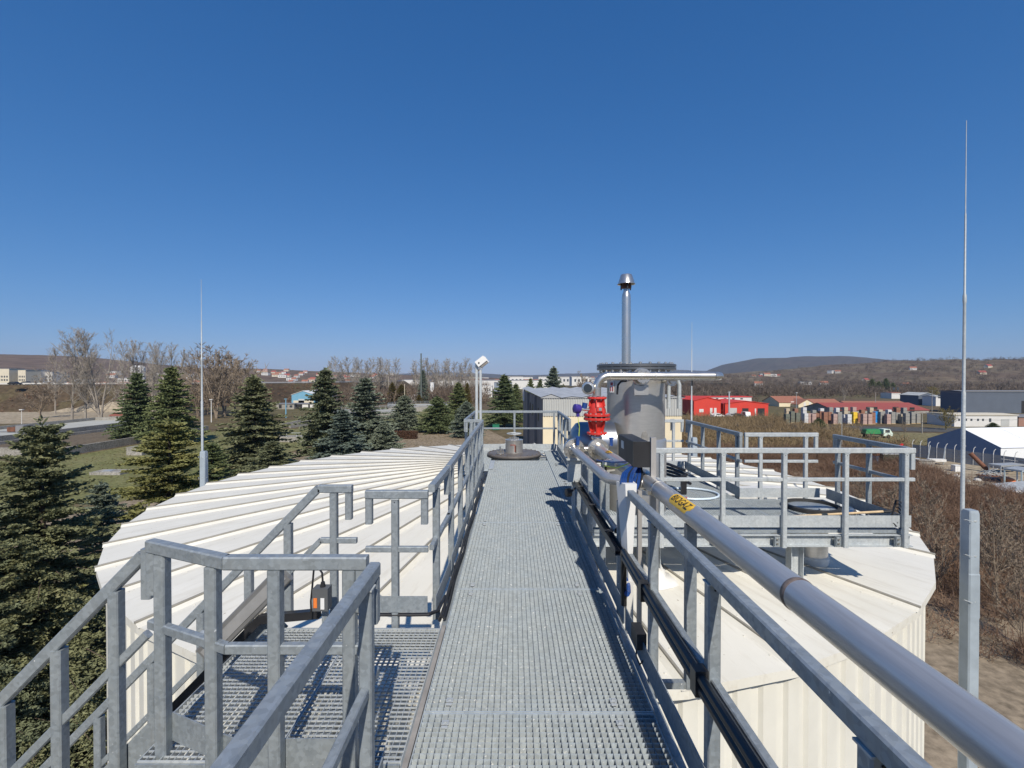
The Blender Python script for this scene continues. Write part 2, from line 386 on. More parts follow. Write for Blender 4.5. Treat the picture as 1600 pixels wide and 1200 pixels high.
# low rail under the pipes on the right (posts, mid rail and toe board only)
t = thing('pipe_rail', 'low galvanised rail with cable tray under the stainless pipes on the right', 'railing', (RX, 3.5, 0), group='galvanised guard rails')
for y in (3.72, 4.47, 5.2, 6.1):
    MB().beam((RX, y, -0.12), (RX, y, 0.84), PW+0.004, PW, 0.006).build('post', galv, t)
MB().beam((RX, 3.86, 0.56), (RX, 6.35, 0.56), 0.036, 0.042, 0.005).build('mid_rail', galv, t)
MB().beam((RX-0.032, 3.45, 0.085), (RX-0.032, 6.40, 0.085), 0.006, 0.15).build('toe_board', galv, t)
MB().bb(RX-0.017, RX+0.017, 3.853, 3.859, 0.542, 0.578).build('open_tube_end', ink, t)

# ------------------------------------------------------------------ stair landing and stair on the left
LZ = -0.03
land = thing('stair_landing', 'small open grating landing on the left between walkway and stair', 'landing', (-1.1, 2.9, LZ))
for xa, xb in ((-1.80, -1.16), (-1.155, -0.535)):
    grating_panel(land, xa, xb, 2.24, 3.45, LZ, clips=False, mat=galv_pale, dy=0.008, ty=0.005)
MB().bb(-1.80, -0.54, 2.225, 2.236, LZ-0.16, LZ-0.004).build('edge_beam', galv, land)
MB().bb(-1.80, -0.54, 3.455, 3.466, LZ-0.16, LZ-0.004).build('edge_beam', galv, land)
MB().bb(-1.81, -1.803, 2.24, 3.45, LZ-0.16, LZ-0.036).build('edge_beam', galv, land)
MB().bb(-1.05, -0.97, 2.24, 3.45, LZ-0.12, LZ-0.036).build('bearer', galv, land)
for x, y in ((-1.7, 2.30), (-0.62, 2.30)):
    MB().bb(x-0.05, x+0.05, y-0.05, y+0.05, GZ, LZ-0.04).build('leg', galv, land)
# bent rail on the near side of the landing
t = thing('bent_guard_rail', 'galvanised guard rail with a kink around the near side of the stair landing', 'railing', (-1.2, 2.12, LZ), group='galvanised guard rails')
Q = [Vector((-0.655, 2.12, 0)), Vector((-1.29, 2.12, 0)), Vector((-1.80, 2.335, 0))]; Zv = Vector((0,0,1))
for a, b, e in ((Q[0], Q[1], 0.004), (Q[1], Q[2], 0.0)):
    d = (b-a).normalized()
    MB().beam(a + Zv*0.975, b + d*e + Zv*0.975, PW, 0.06, 0.006).build('top_rail', galv, t)
    MB().beam(a + Zv*0.585, b + Zv*0.585, 0.036, 0.045, 0.005).build('mid_rail', galv, t)
    k = Vector((-d.y, d.x, 0))*-0.034
    MB().beam(a + k + Zv*0.08, b + k + Zv*0.08, 0.006, 0.14).build('toe_board', galv, t)
MB().beam((-0.68, 2.12, 0.944), (-0.68, 2.12, 0.76), PW, PW, 0.006).build('end_return', galv, t)
MB().beam(Q[2] + Vector((0.024, -0.01, 0.944)), Q[2] + Vector((0.024, -0.01, 0.74)), PW, PW, 0.006).build('end_return', galv, t)
for x, y in ((-0.735, 2.12), (-1.07, 2.12), (-1.375, 2.155), (-1.715, 2.30)):
    MB().beam((x, y, LZ-0.20), (x, y, 0.944), PW+0.006, PW+0.006, 0.006).build('post', galv, t)
# gate-like rail on the far side of the landing
railing('short free-standing guard rail piece on the far edge of the stair landing', (-1.10, 3.52), (-0.635, 3.52), (0.22,), zf=LZ, mid=0.56, toe=(0.10, 0.22), side=1)
# stair
SA = R(45.5); ST0 = Vector((-1.83, 0, LZ))
stair = thing('staircase', 'steep galvanised stair descending to the left from the landing', 'stairs', (-2.0, 2.9, GZ))
def sp(s, y, up=0): return Vector((ST0.x - s*math.cos(SA), y, ST0.z - s*math.sin(SA) + up))
for y in (2.44, 3.60):
    MB().beam(sp(-0.05, y, -0.03), sp(6.5, y, -0.03), 0.012, 0.20).build('stringer', galv, stair)
for i in range(14):
    z = LZ - 0.21*(i+1); x = -1.83 - 0.218*(i+1)
    tr = MB(); tr.bb(x-0.02, x+0.235, 2.452, 2.456, z-0.03, z+0.001); tr.bb(x-0.02, x+0.235, 3.584, 3.588, z-0.03, z+0.001)
    tr.bb(x-0.024, x-0.02, 2.452, 3.588, z-0.06, z+0.004)
    p = tr.build('tread', galv_pale, stair, smooth=False)
    b = grating_bars(x-0.02, x+0.235, 2.456, 3.584, z, dx=0.012).build('bars', [galv_pale, galv_pale], p, smooth=False); b['kind'] = 'stuff'
def stair_rail(label, y, s0, s1, posts, kk, first):
    t = thing('stair_rail', label, 'railing', (-2.2, y, LZ), group='galvanised guard rails')
    k = kk
    MB().beam(sp(s0, y, k), sp(s1, y, k), PW, 0.06, 0.006, up=(0,0,1)).build('top_rail', galv, t)
    MB().beam(sp(s0-0.02, y, k-0.42), sp(s1, y, k-0.42), 0.036, 0.042, 0.005).build('mid_rail', galv, t)
    for s in posts: MB().beam(sp(s, y, -0.10), sp(s, y, k-0.034), PW+0.006, PW+0.006, 0.006).build('post', galv, t)
    e = sp(s0, y, k)
    if first:
        MB().beam(e + Vector((0.0, 0, -0.004)), e + Vector((first, 0, -0.004)), PW, 0.058, 0.006).build('top_rail', galv, t)
        MB().beam(e + Vector((first-0.026, 0, -0.036)), e + Vector((first-0.026, 0, -0.24)), PW, 0.05, 0.006).build('end_return', galv, t)
        m = sp(s0-0.02, y, k-0.42)
        MB().beam(m, m + Vector((first+0.02, 0, 0.0)), 0.036, 0.042, 0.005).build('mid_rail', galv, t)
        MB().beam(Vector((e.x+first*0.45, y, LZ-0.2)), Vector((e.x+first*0.45, y, e.z-0.036)), PW+0.004, PW+0.004, 0.006).build('post', galv, t)
    else:
        MB().beam(e + Vector((0.02, 0, 0.035)), e + Vector((0.02, 0, -0.22)), PW, 0.055, 0.006).build('end_return', galv, t)
    return t
stair_rail('handrail on the near side of the stair sloping down at the left edge', 2.40, 0.07, 6.0, (0.28, 0.70, 1.10, 1.6, 2.1, 2.6, 3.2), 0.985, 0)
stair_rail('handrail on the far side of the stair with a level top end by the roof', 3.66, -0.46, 6.0, (-0.12, 0.32, 0.85, 1.4, 2.0, 2.6, 3.2), 0.655, 0.26)
# long strip luminaire on the far stair rail
t = thing('strip_luminaire', 'long grey strip light channel fixed along the far stair handrail', 'luminaire', sp(0.3, 3.60, 0.4))
MB().beam(sp(-0.12, 3.615, 0.26), sp(0.78, 3.615, 0.26), 0.05, 0.15, 0.01).build('housing', m_plain('grey_lamp_housing', (0.20, 0.20, 0.20), 0.4, 0.3), t)
MB().beam(sp(-0.10, 3.588, 0.26), sp(0.76, 3.588, 0.26), 0.006, 0.075, 0).build('diffuser', m_plain('strip_diffuser', (0.26, 0.26, 0.26), 0.35), t)
for s in (-0.06, 0.70):
    MB().beam(sp(s, 3.585, 0.21), sp(s, 3.585, 0.33), 0.02, 0.02).build('latch', stainless, t)
# bulkhead lamp under the landing rail
t = thing('bulkhead_lamp', 'small oval white bulkhead lamp under the kinked landing rail', 'lamp', (-1.50, 2.28, 0.5))
o = MB().lathe([(0.0, 0), (0.03, 0.008), (0.036, 0.03), (0.03, 0.055), (0.0, 0.062)], (0,0,0), (1,0,0), 14).mesh('lamp_glass', white_dirty)
link('lamp_glass', o, t, loc=(0.0, 0, 0.03), scale=(1.6, 1, 0.8), rz=-0.4)
MB().bb(-1.53, -1.495, 2.27, 2.31, 0.53, 0.565).build('lamp_socket', galv_pale, t)
# switch box with cable beside the landing
t = thing('switch_box', 'small grey switch box with orange and white stickers beside the stair landing', 'switch', (-1.37, 3.40, 0.1))
MB().bb(-1.435, -1.325, 3.36, 3.44, 0.14, 0.30).build('enclosure', m_plain('dark_grey_plastic', (0.10, 0.105, 0.11), 0.5), t)
MB().bb(-1.425, -1.40, 3.356, 3.3595, 0.165, 0.235).build('orange_sticker', orange, t)
MB().bb(-1.375, -1.348, 3.356, 3.3595, 0.155, 0.235).build('white_sticker', white_paint, t)
MB().cyl((-1.375, 3.40, 0.30), (-1.375, 3.40, 0.335), 0.02, 0.014, 10).build('cable_gland', black_pl, t)
MB().tube([(-1.375, 3.40, 0.33), (-1.38, 3.40, 0.40), (-1.405, 3.40, 0.435), (-1.44, 3.40, 0.42), (-1.455, 3.41, 0.30), (-1.475, 3.43, 0.18), (-1.48, 3.45, 0.05)], 0.007, 6).build('cable', black_pl, t)
MB().bb(-1.40, -1.36, 3.44, 3.47, -0.10, 0.26).build('bracket', galv, t)
t = thing('black_cable_duct', 'black cable duct running down along the far edge of the landing and stair', 'cable duct', (-1.9, 3.5, -0.2))
MB().beam((-1.44, 3.50, 0.055), sp(0.1, 3.53, 0.10), 0.05, 0.06).build('duct', black_pl, t)
MB().beam(sp(0.1, 3.53, 0.10), sp(3.0, 3.53, 0.10), 0.05, 0.06).build('duct', black_pl, t)
MB().tube([(-1.12, 3.505, 0.045), (-0.75, 3.505, 0.045), (-0.63, 3.51, 0.045), (-0.575, 3.60, 0.03), (-0.565, 3.9, 0.0)], 0.014, 8).build('conduit', black_pl, t)
t = thing('cable_bundle', 'black cable bundle lying along the left walkway edge', 'cable', (-0.55, 5, 0))
for k, (dx, dz) in enumerate(((0, 0), (0.03, 0.008), (0.012, 0.03))):
    MB().tube([(-0.555+dx+0.006*math.sin(1.7*i+k), 3.55+0.35*i, -0.02+dz+0.005*math.sin(2.3*i+k*2)) for i in range(17)], 0.013, 6).build('cable', black_pl, t)

# ------------------------------------------------------------------ service platform on the right
plat = thing('service_platform', 'raised grating platform around the steel vessel on the right of the walkway', 'platform', (3, 7, -0.2))
PY0, PXR = 5.60, 4.62
for xa, xb in ((1.12, 2.00), (2.005, 2.88), (2.885, 3.36)):
    grating_panel(plat, xa, xb, PY0+0.05, 7.06, 0.0, clips=False)
    grating_panel(plat, xa, xb, 7.07, 9.40, 0.0, clips=False)
grating_panel(plat, 3.365, PXR, PY0+0.05, 7.06, 0.0, clips=False)
def channel(x0, x1, y, z0, z1):                    # C-section facing the viewer
    mb = MB(); mb.bb(x0, x1, y+0.05, y+0.056, z0, z1); mb.bb(x0, x1, y, y+0.05, z1-0.009, z1); mb.bb(x0, x1, y, y+0.05, z0, z0+0.009)
    return mb
channel(0.93, 4.72, PY0-0.02, -0.185, -0.045).build('front_channel', galv_pale, plat)
MB().bb(0.93, 4.70, PY0-0.012, PY0-0.004, 0.045, 0.185).build('toe_board', galv_pale, plat)
MB().bb(0.93, 4.70, PY0+0.03, PY0+0.046, -0.034, 0.004).build('edge_angle', galv, plat)
MB().bb(4.66, 4.667, PY0+0.0, 7.05, 0.02, 0.17).build('toe_board', galv, plat)
MB().bb(3.40, 4.60, 7.10, 7.107, 0.02, 0.16).build('toe_board', galv_pale, plat)
MB().bb(3.402, 3.409, 7.12, 9.40, 0.02, 0.17).build('toe_board', galv, plat)
MB().bb(PXR, PXR+0.06, PY0+0.04, 7.06, -0.185, -0.04).build('side_channel', galv, plat)
for x in (1.3, 2.4, 3.34):
    MB().bb(x-0.04, x+0.04, PY0+0.06, 9.4, -0.18, -0.037).build('bearer', galv, plat)
MB().bb(0.95, 3.36, 9.36, 9.42, -0.18, -0.037).build('rear_channel', galv, plat)
for x, y in ((3.43, 5.76), (1.75, 5.9), (3.3, 8.9), (1.3, 8.9)):
    zr = roof_z(math.hypot(x-TC.x, y-TC.y))
    mb = MB(); mb.bb(x-0.075, x-0.068, y-0.06, y+0.06, zr+0.02, -0.187); mb.bb(x+0.068, x+0.075, y-0.06, y+0.06, zr+0.02, -0.187); mb.bb(x-0.068, x+0.068, y+0.02, y+0.028, zr+0.02, -0.187)
    mb.build('support_post', galv_pale, plat)
    random.seed(int(x*100))
    ft = MB(); ft.lathe([(0.30, -0.02), (0.26, 0.03), (0.17, 0.055), (0.13, 0.13), (0.11, 0.16), (0.0, 0.165)], (0,0,0), n=14)
    ft.v = [(a*(1+random.uniform(-.16, .16)), b*(1+random.uniform(-.16, .16)), c*(1+random.uniform(-.1, .1))) for a, b, c in ft.v]
    link('sealant_foot', ft.mesh('sealant_foot', white_dirty, ang=80), plat, loc=Vector((x, y, zr)) - root_loc(plat))
for x in (2.46, 3.18, 3.90, 4.60):                # bolted brackets between posts and channel
    mb = MB(); mb.bb(x-0.105, x-0.035, PY0-0.03, PY0-0.021, -0.17, -0.06); mb.bb(x-0.11, x-0.102, PY0-0.06, PY0-0.021, -0.17, -0.05)
    b = mb.build('bracket', galv, plat)
    for z in (-0.09, -0.14):
        MB().cyl((x-0.07, PY0-0.03, z), (x-0.07, PY0-0.045, z), 0.011, n=6).build('bolt', stainless, b)
RG = 'galvanised guard rails'
railing('front guard rail of the right platform, parallel to the picture plane', (1.60, PY0-0.045), (4.70, PY0-0.045), (0.14, 0.86, 1.58, 2.30, 3.00), h=0.99, mid=0.62, toe=None, post_z=-0.18, drop=(False, True), mat=galv_pale)
railing('guard rail along the right-hand end of the service platform', (4.70, 5.64), (4.70, 6.94), (0.08, 0.62, 1.22), h=0.99, mid=0.58, toe=None, post_z=-0.18, drop=(False, True))
railing('middle rear guard rail piece of the right platform with two hanging ends', (3.48, 7.13), (4.58, 7.13), (0.24, 0.92), h=0.99, mid=0.56, toe=None, drop=(True, True), mat=galv_pale)
railing('inner side guard rail of the right platform running away behind the vessel', (3.44, 7.15), (3.44, 9.40), (0.12, 0.78, 1.45, 2.10), h=0.99, mid=0.56, toe=None, drop=(True, True))
railing('back guard rail of the platform right behind the vessel', (1.9, 9.46), (3.40, 9.46), (0.15, 0.8, 1.3), h=0.99, mid=0.56, toe=(0.02, 0.16), drop=(True, True), mat=galv_pale)
# stainless duct stub under the platform, with its manhole ring above
DX, DY = 4.16, 6.60
zr = roof_z(math.hypot(DX-TC.x, DY-TC.y))
t = thing('duct_stub', 'short round stainless duct between tank roof and platform underside', 'duct', (DX, DY, zr))
MB().lathe([(0.20, zr), (0.20, -0.19)], (DX, DY, 0), n=28).build('shell', stainless_b, t)
MB().lathe([(0.202, zr-0.01), (0.215, zr+0.02), (0.215, zr+0.09), (0.202, zr+0.11)], (DX, DY, 0), n=28).build('collar', white_dirty, t)
t = thing('manhole_ring', 'black round manhole ring on the right end of the platform floor', 'manhole', (DX, DY, 0.0))
MB().lathe([(0.36, 0.003), (0.36, 0.045), (0.34, 0.052), (0.31, 0.052), (0.31, 0.003)], (DX, DY, 0), n=36).build('ring', rubber, t)
MB().lathe([(0.31, 0.01), (0.2, 0.03), (0.0, 0.036)], (DX, DY, 0), n=36).build('lid', galv, t)
MB().bb(DX-0.05, DX+0.07, DY-0.27, DY-0.23, 0.03, 0.06).build('latch', galv_pale, t)
t = thing('pipe_bend', 'short polished pipe bend lying by the manhole ring', 'pipe', (4.45, 6.2, 0.0))
MB().tube([(4.25, 6.12, 0.05), (4.37, 6.14, 0.055), (4.45, 6.20, 0.055), (4.50, 6.32, 0.05)], 0.045, 14).build('bend', stainless, t)
# rake
t = thing('garden_rake', 'black-headed rake with pale wooden handle lying across the platform front', 'rake', (4.0, 5.75, 0.1))
MB().cyl((3.45, 6.00, 0.05), (4.44, 5.66, 0.215), 0.014, n=10).build('handle', wood, t)
mb = MB(); mb.cyl((4.43, 5.664, 0.213), (4.50, 5.64, 0.225), 0.018, n=10)
h0, h1 = Vector((4.46, 5.60, 0.10)), Vector((4.585, 5.67, 0.345)); mb.beam(h0, h1, 0.016, 0.016)
for k in range(8):
    p = h0.lerp(h1, k/7); mb.tube([p, p + Vector((0.035, -0.012, -0.006)), p + Vector((0.062, -0.02, -0.04))], 0.006, 5)
mb.build('head', black_pl, t)
# hose loop
t = thing('hose', 'pale blue hose lying in a loop on the platform grating', 'hose', (2.8, 7.3, 0))
MB().tube([(2.2, 7.75, 0.02)] + [(2.75+0.42*math.cos(a), 7.35+0.36*math.sin(a), 0.02) for a in [2.2-i*0.28 for i in range(17)]] , 0.017, 8).build('hose_loop', hose_m, t)
MB().cyl((2.49, 7.05, 0.022), (2.58, 7.02, 0.022), 0.022, n=8).build('coupling', red_paint, t)
# black conduits behind the vessel
t = thing('conduit_bundle', 'bundle of black conduits on the platform behind the vessel', 'conduit', (2.4, 7.8, 0.1))
for k in range(4):
    MB().tube([(2.05+k*0.07, 8.6, 0.42-k*0.07), (2.55+k*0.05, 7.75, 0.40-k*0.07), (2.70+k*0.03, 7.45, 0.36-k*0.07)], 0.025, 8).build('conduit', black_pl, t)
MB().bb(2.62, 2.70, 7.36, 7.41, 0.0, 0.30).build('stand', black_pl, t)
# grey trunking box beyond the middle rail
t = thing('roof_vent_box', 'low pale sheet-metal box on the roof beyond the platform', 'box', (4.2, 8.2, -0.5))
mb = MB(); mb.bb(3.62, 4.9, 8.0, 8.5, roof_z(5.0)-0.05, -0.16); mb.bb(3.58, 4.94, 7.96, 8.54, -0.16, -0.13); mb.build('casing', white_dirty, t)

# ------------------------------------------------------------------ steel vessel
VC = Vector((1.72, 6.66, 0)); VR = 0.395
ves = thing('gas_vessel', 'upright stainless cylinder with bolted lid and tall vent stack on the platform', 'vessel', (VC.x, VC.y, 0.0))
MB().lathe([(VR, 0.98), (VR, 1.94)], VC, n=56).build('shell', stainless_b, ves)
MB().lathe([(VR+0.02, 0.003), (VR+0.02, 0.955), (VR+0.012, 0.975), (VR, 0.985)], VC, n=56).build('base_shell', stainless_b, ves)
MB().lathe([(VR+0.002, 1.922), (0.535, 1.922), (0.54, 1.926), (0.54, 1.958), (VR, 1.962)], VC, n=56).build('shell_flange', lid_steel, ves)
MB().lathe([(VR, 1.964), (0.54, 1.966), (0.54, 1.996), (0.53, 2.002), (0.0, 2.006)], VC, n=56).build('lid', lid_steel, ves)
mb = MB(); mb.cyl((0,0,-0.095), (0,0,0.06), 0.011, n=8); mb.cyl((0,0,0.032), (0,0,0.054), 0.021, n=6); mb.cyl((0,0,-0.08), (0,0,-0.045), 0.021, n=6); bolt = mb.mesh('bolt', stainless)
for k in range(24):
    a = 2*math.pi*(k+0.5)/24; link('bolt', bolt, ves, loc=(0.485*math.cos(a), 0.485*math.sin(a), 1.967))
link('manway_plate', MB().lathe([(0.0, 0), (0.075, 0.0), (0.08, -0.012)], (0,0,0), (0,-1,0), 20).mesh('manway_plate', m_plain('worn_patch', (0.30,0.29,0.27), 0.5, 0.5, 0.3, 14)), ves, loc=(0.02, -VR-0.006, 1.02), scale=(0.62, 1, 1.15))
SX = Vector((VC.x-0.135, VC.y, 0))
st = MB().lathe([(0.062, 1.99), (0.062, 2.93), (0.058, 2.98), (0.038, 3.03), (0.038, 3.10)], SX, n=24).build('vent_stack', stainless, ves)
MB().lathe([(0.072, 3.10), (0.068, 3.07), (0.0, 3.066)], SX, n=20).build('stack_collar', m_plain('rusty_iron', (0.10, 0.04, 0.025), 0.7, 0.2, 0.3, 20), st)
MB().lathe([(0.125, 3.125), (0.118, 3.13), (0.078, 3.255), (0.070, 3.262), (0.0, 3.268)], SX, n=28).build('stack_cap', stainless, st)
MB().lathe([(0.05, 3.09), (0.062, 3.12), (0.055, 3.15)], SX, n=16).build('cap_throat', m_plain('rusty_throat', (0.12, 0.045, 0.03), 0.6, 0.2, 0.3, 20), st)
for k in range(3):
    a = k*2.1+0.5; MB().bb(SX.x+0.075*math.cos(a)-0.008, SX.x+0.075*math.cos(a)+0.008, SX.y+0.075*math.sin(a)-0.008, SX.y+0.075*math.sin(a)+0.008, 3.05, 3.15).build('cap_strap', black_pl, st)
link('warning_sign', MB().bb(-0.035, 0.035, -0.002, 0.002, -0.075, 0.075).bb(-0.022, 0.022, -0.004, -0.0025, 0.02, 0.062, 1).bb(-0.026, -0.010, -0.004, -0.0025, -0.06, 0.005, 1).bb(0.008, 0.026, -0.004, -0.0025, -0.06, 0.005, 1).mesh('warning_sign', [white_paint, m_plain('sign_red', (0.30, 0.04, 0.05), 0.5)]), ves, loc=(-0.37, -0.17, 1.69), rz=-0.9)
for dx in (0.45, 0.60):
    MB().tube([(VC.x+dx*0.85, VC.y+0.05, 1.83), (VC.x+dx, VC.y+0.05, 1.80), (VC.x+dx+0.03, VC.y+0.05, 1.72), (VC.x+dx+0.03, VC.y+0.05, 1.38)], 0.028, 12).build('drain_pipe', galv_pale, ves)
MB().tube([(VC.x+0.78, VC.y+0.1, 1.83), (VC.x+0.83, VC.y+0.1, 1.78), (VC.x+0.83, VC.y+0.1, 1.70)], 0.012, 6).build('hook', black_pl, ves)

# ------------------------------------------------------------------ pipework in front of the vessel
def flange(name, parent, c, axis, r, th, mat, nb=8, rb=None):
    c, ax = Vector(c), Vector(axis).normalized()
    o = MB().lathe([(0, 0), (r-0.004, 0), (r, 0.004), (r, th-0.004), (r-0.004, th), (0, th)], c, ax, 32).build(name, mat, parent)
    up = Vector((0,0,1)) if abs(ax.z) < 0.95 else Vector((0,1,0)); a = ax.cross(up).normalized(); b = a.cross(ax)
    for k in range(nb):
        q = c + (a*math.cos(2*math.pi*(k+.5)/nb) + b*math.sin(2*math.pi*(k+.5)/nb))*(rb or r*0.8)
        MB().cyl(q - ax*0.012, q + ax*(th+0.012), r*0.085, n=6).build('bolt', stainless, o)
    return o
PYV = 5.95; PZ = 1.835; AX = 1.05
t = thing('overhead_pipe', 'polished stainless pipe with elbow running level in front of the vessel', 'pipe', (AX, PYV, 1.6))
MB().cyl((AX, PYV, 1.585), (AX, PYV, PZ-0.155), 0.053, n=24).build('riser', stainless, t)
MB().tube(arc((AX+0.15, PYV, PZ-0.15), 0.15, math.pi, math.pi/2, (1,0,0), (0,0,1), 10), 0.053, 24).build('elbow', stainless, t)
MB().cyl((AX+0.155, PYV, PZ), (2.52, PYV, PZ), 0.053, n=24).build('level_run', stainless, t)
MB().tube(arc((2.52, PYV+0.1, PZ), 0.1, -math.pi/2, 0, (1,0,0), (0,1,0), 6), 0.052, 20).build('end_bend', stainless, t)
for x in (AX+0.16, 1.60, 1.78):
    MB().cyl((x-0.008, PYV, PZ), (x+0.008, PYV, PZ), 0.0555, n=24).build('weld_collar', stainless_b, t)
f = flange('branch_flange', t, (1.63, PYV-0.03, PZ), (0,1,0), 0.095, 0.03, stainless, 8)
MB().cyl((1.63, PYV+0.04, PZ), (1.66, VC.y-VR+0.02, PZ), 0.05, n=20).build('branch', stainless, t)
flange('branch_flange', t, (1.63, PYV+0.075, PZ-0.01), (0,1,0), 0.115, 0.03, stainless, 8)
flange('branch_flange', t, (2.02, PYV+0.08, PZ-0.06), (0,1,0), 0.07, 0.03, stainless, 6)
MB().cyl((2.02, PYV+0.05, PZ-0.06), (2.02, PYV+0.5, PZ-0.06), 0.035, n=16).build('branch', stainless, t)
MB().tube([(1.45, PYV+0.12, 1.77), (1.38, PYV+0.12, 1.77), (1.34, PYV+0.12, 1.72), (1.33, PYV+0.12, 1.60)], 0.014, 6).build('lever', black_pl, t)
MB().bb(1.54, 1.72, PYV+0.075, PYV+0.11, PZ-0.24, PZ-0.11).build('bracket', stainless_b, t)
# red valve stack
t = thing('flame_arrester', 'bright red flanged flame arrester valve below the pipe elbow', 'valve', (AX, PYV, 1.1))
c = (AX, PYV, 0)
MB().lathe([(0.062, 1.13), (0.066, 1.20), (0.095, 1.26), (0.105, 1.285)], c, n=32).build('lower_body', red_paint, t)
MB().lathe([(0.112, 1.36), (0.116, 1.375), (0.112, 1.39), (0.108, 1.425), (0.088, 1.47), (0.072, 1.505), (0.07, 1.545)], c, n=32).build('upper_body', red_paint, t)
for k in range(6):
    a_ = k*math.pi/3 + 0.3; d_ = Vector((math.cos(a_), math.sin(a_), 0))
    MB().beam(Vector((AX, PYV, 1.455)) + d_*0.10, Vector((AX, PYV, 1.545)) + d_*0.085, 0.012, 0.035, up=d_).build('rib', red_paint, t)
    MB().beam(Vector((AX, PYV, 1.14)) + d_*0.075, Vector((AX, PYV, 1.275)) + d_*0.105, 0.012, 0.035, up=d_).build('rib', red_paint, t)
flange('bottom_flange', t, (AX, PYV, 1.105), (0,0,1), 0.125, 0.028, red_paint, 8)
flange('middle_flange', t, (AX, PYV, 1.285), (0,0,1), 0.165, 0.03, red_paint, 12)
flange('middle_flange', t, (AX, PYV, 1.333), (0,0,1), 0.165, 0.03, red_paint, 12)
flange('top_flange', t, (AX, PYV, 1.548), (0,0,1), 0.12, 0.026, red_paint, 8)
MB().cyl((AX, PYV, 1.318), (AX, PYV, 1.330), 0.13, n=24).build('gasket', ink, t)
MB().bb(AX-0.02, AX+0.055, PYV-0.135, PYV-0.118, 1.40, 1.455).bb(AX+0.0, AX+0.035, PYV-0.139, PYV-0.1355, 1.41, 1.445, 1).build('name_plate', [red_paint, galv], t)
t = thing('level_sensor', 'violet capped sensor with white cable sticking out left of the red valve', 'sensor', (0.78, PYV, 1.4))
MB().lathe([(0.0, 0), (0.052, 0.0), (0.056, 0.01), (0.056, 0.075), (0.04, 0.085), (0.0, 0.087)], (0.83, PYV-0.05, 1.425), (-1, -0.35, 0.12), 20).build('cap', purple_cap, t)
MB().cyl((0.83, PYV-0.05, 1.425), (0.965, PYV-0.02, 1.41), 0.018, n=12).build('stem', stainless, t)
MB().cyl((0.80, PYV-0.06, 1.40), (0.805, PYV-0.06, 1.33), 0.022, n=10).build('plug', purple_cap, t)
MB().cyl((0.885, PYV-0.02, 1.42), (0.90, PYV-0.02, 1.50), 0.034, n=12).build('connector', blue_tape, t)
MB().tube([(0.805, PYV-0.06, 1.33), (0.81, PYV-0.06, 1.27), (0.825, PYV-0.05, 1.20), (0.82, PYV-0.05, 1.12), (0.815, PYV-0.05, 0.98)], 0.004, 5).build('cable', green_yellow, t)
t = thing('sight_glass', 'round stainless sight glass facing left beside the pipe elbow', 'sight glass', (0.93, PYV, 1.68))
MB().lathe([(0.0, 0.0), (0.05, 0.004), (0.052, 0.0), (0.075, -0.004), (0.08, -0.02), (0.078, -0.07), (0.05, -0.08)], (0.925, PYV-0.07, 1.685), (-0.3, -1, 0.05), 28).build('bezel', stainless, t)
MB().lathe([(0.0, 0.003), (0.052, 0.003), (0.054, -0.004)], (0.925, PYV-0.073, 1.685), (-0.3, -1, 0.05), 24).build('glass', glass_dark, t)
MB().cyl((0.93, PYV, 1.685), (AX-0.045, PYV, 1.685), 0.03, n=12).build('neck', stainless, t)
# horizontal drum behind
t = thing('condensate_drum', 'small horizontal stainless drum with domed end behind the red valve', 'drum', (1.0, 6.45, 0.6))
MB().lathe([(0.0, -0.155), (0.10, -0.145), (0.19, -0.115), (0.26, -0.06), (0.28, 0.0), (0.28, 0.45)], (0.92, 6.50, 0.93), (1, 0, 0), 40).build('shell', m_steel('polished_drum', (0.30,0.32,0.36), 0.33, (1,1,1), 0.85, 0.05), t)
for x in (0.95, 1.25): MB().bb(x-0.03, x+0.03, 6.28, 6.6, 0.0, 0.73).build('saddle', galv, t)
# lower manifold: two flanged pipes running toward the viewer
t = thing('condensate_line', 'thinner stainless pipe with angled bend beside the walkway, joining the yellow-labelled pipe', 'pipe', (0.78, 5.8, 0.9))
P1 = Vector((0.755, 5.86, 0.925)); P2 = Vector((0.795, 4.02, 0.955)); P3 = Vector((1.0, 3.80, 0.965))
flange('flange', t, P1 + Vector((0, 0.02, 0)), (0.05, -1, 0), 0.13, 0.026, stainless, 8)
flange('flange', t, P1 + Vector((0, 0.055, 0)), (0.05, -1, 0), 0.13, 0.026, stainless, 8)
MB().lathe([(0.075, 0.0), (0.062, 0.03), (0.047, 0.08)], P1 + Vector((0, -0.01, 0)), (0.02, -1, 0), 24).build('reducer', stainless, t)
MB().tube([P1, P1.lerp(P2, 0.5), P2 + Vector((0, 0.10, 0)), P2 + Vector((0.005, 0.03, 0)), P2 + Vector((0.03, -0.05, 0.002)), P2 + Vector((0.075, -0.09, 0.004)), P3 + Vector((-0.02, -0.01, 0)), P3 + Vector((0.09, -0.01, 0))], 0.045, 18).build('pipe_run', stainless_pipe, t)
MB().cyl((P1.x+0.05, 5.92, 0.925), (AX-0.05, 5.92, 0.925), 0.035, n=16).build('link_pipe', stainless, t)
MB().bb(P1.x-0.10, P1.x+0.12, 5.80, 5.98, 0.80, 0.815).bb(P1.x-0.08, P1.x+0.08, 5.86, 5.92, 0.52, 0.80).bb(P1.x-0.02, P1.x+0.02, 5.92, 5.96, 0.0, 0.80).build('pipe_stand', galv_pale, t)
BX, BZ, BR = 1.088, 0.975, 0.0635
t = thing('biogas_pipe', 'long grey steel pipe with yellow BIOGAZ label along the right walkway rail', 'pipe', (BX, 2, BZ))
flange('flange', t, (AX, 5.85, 0.93), (0.03, -1, 0), 0.13, 0.026, stainless, 8)
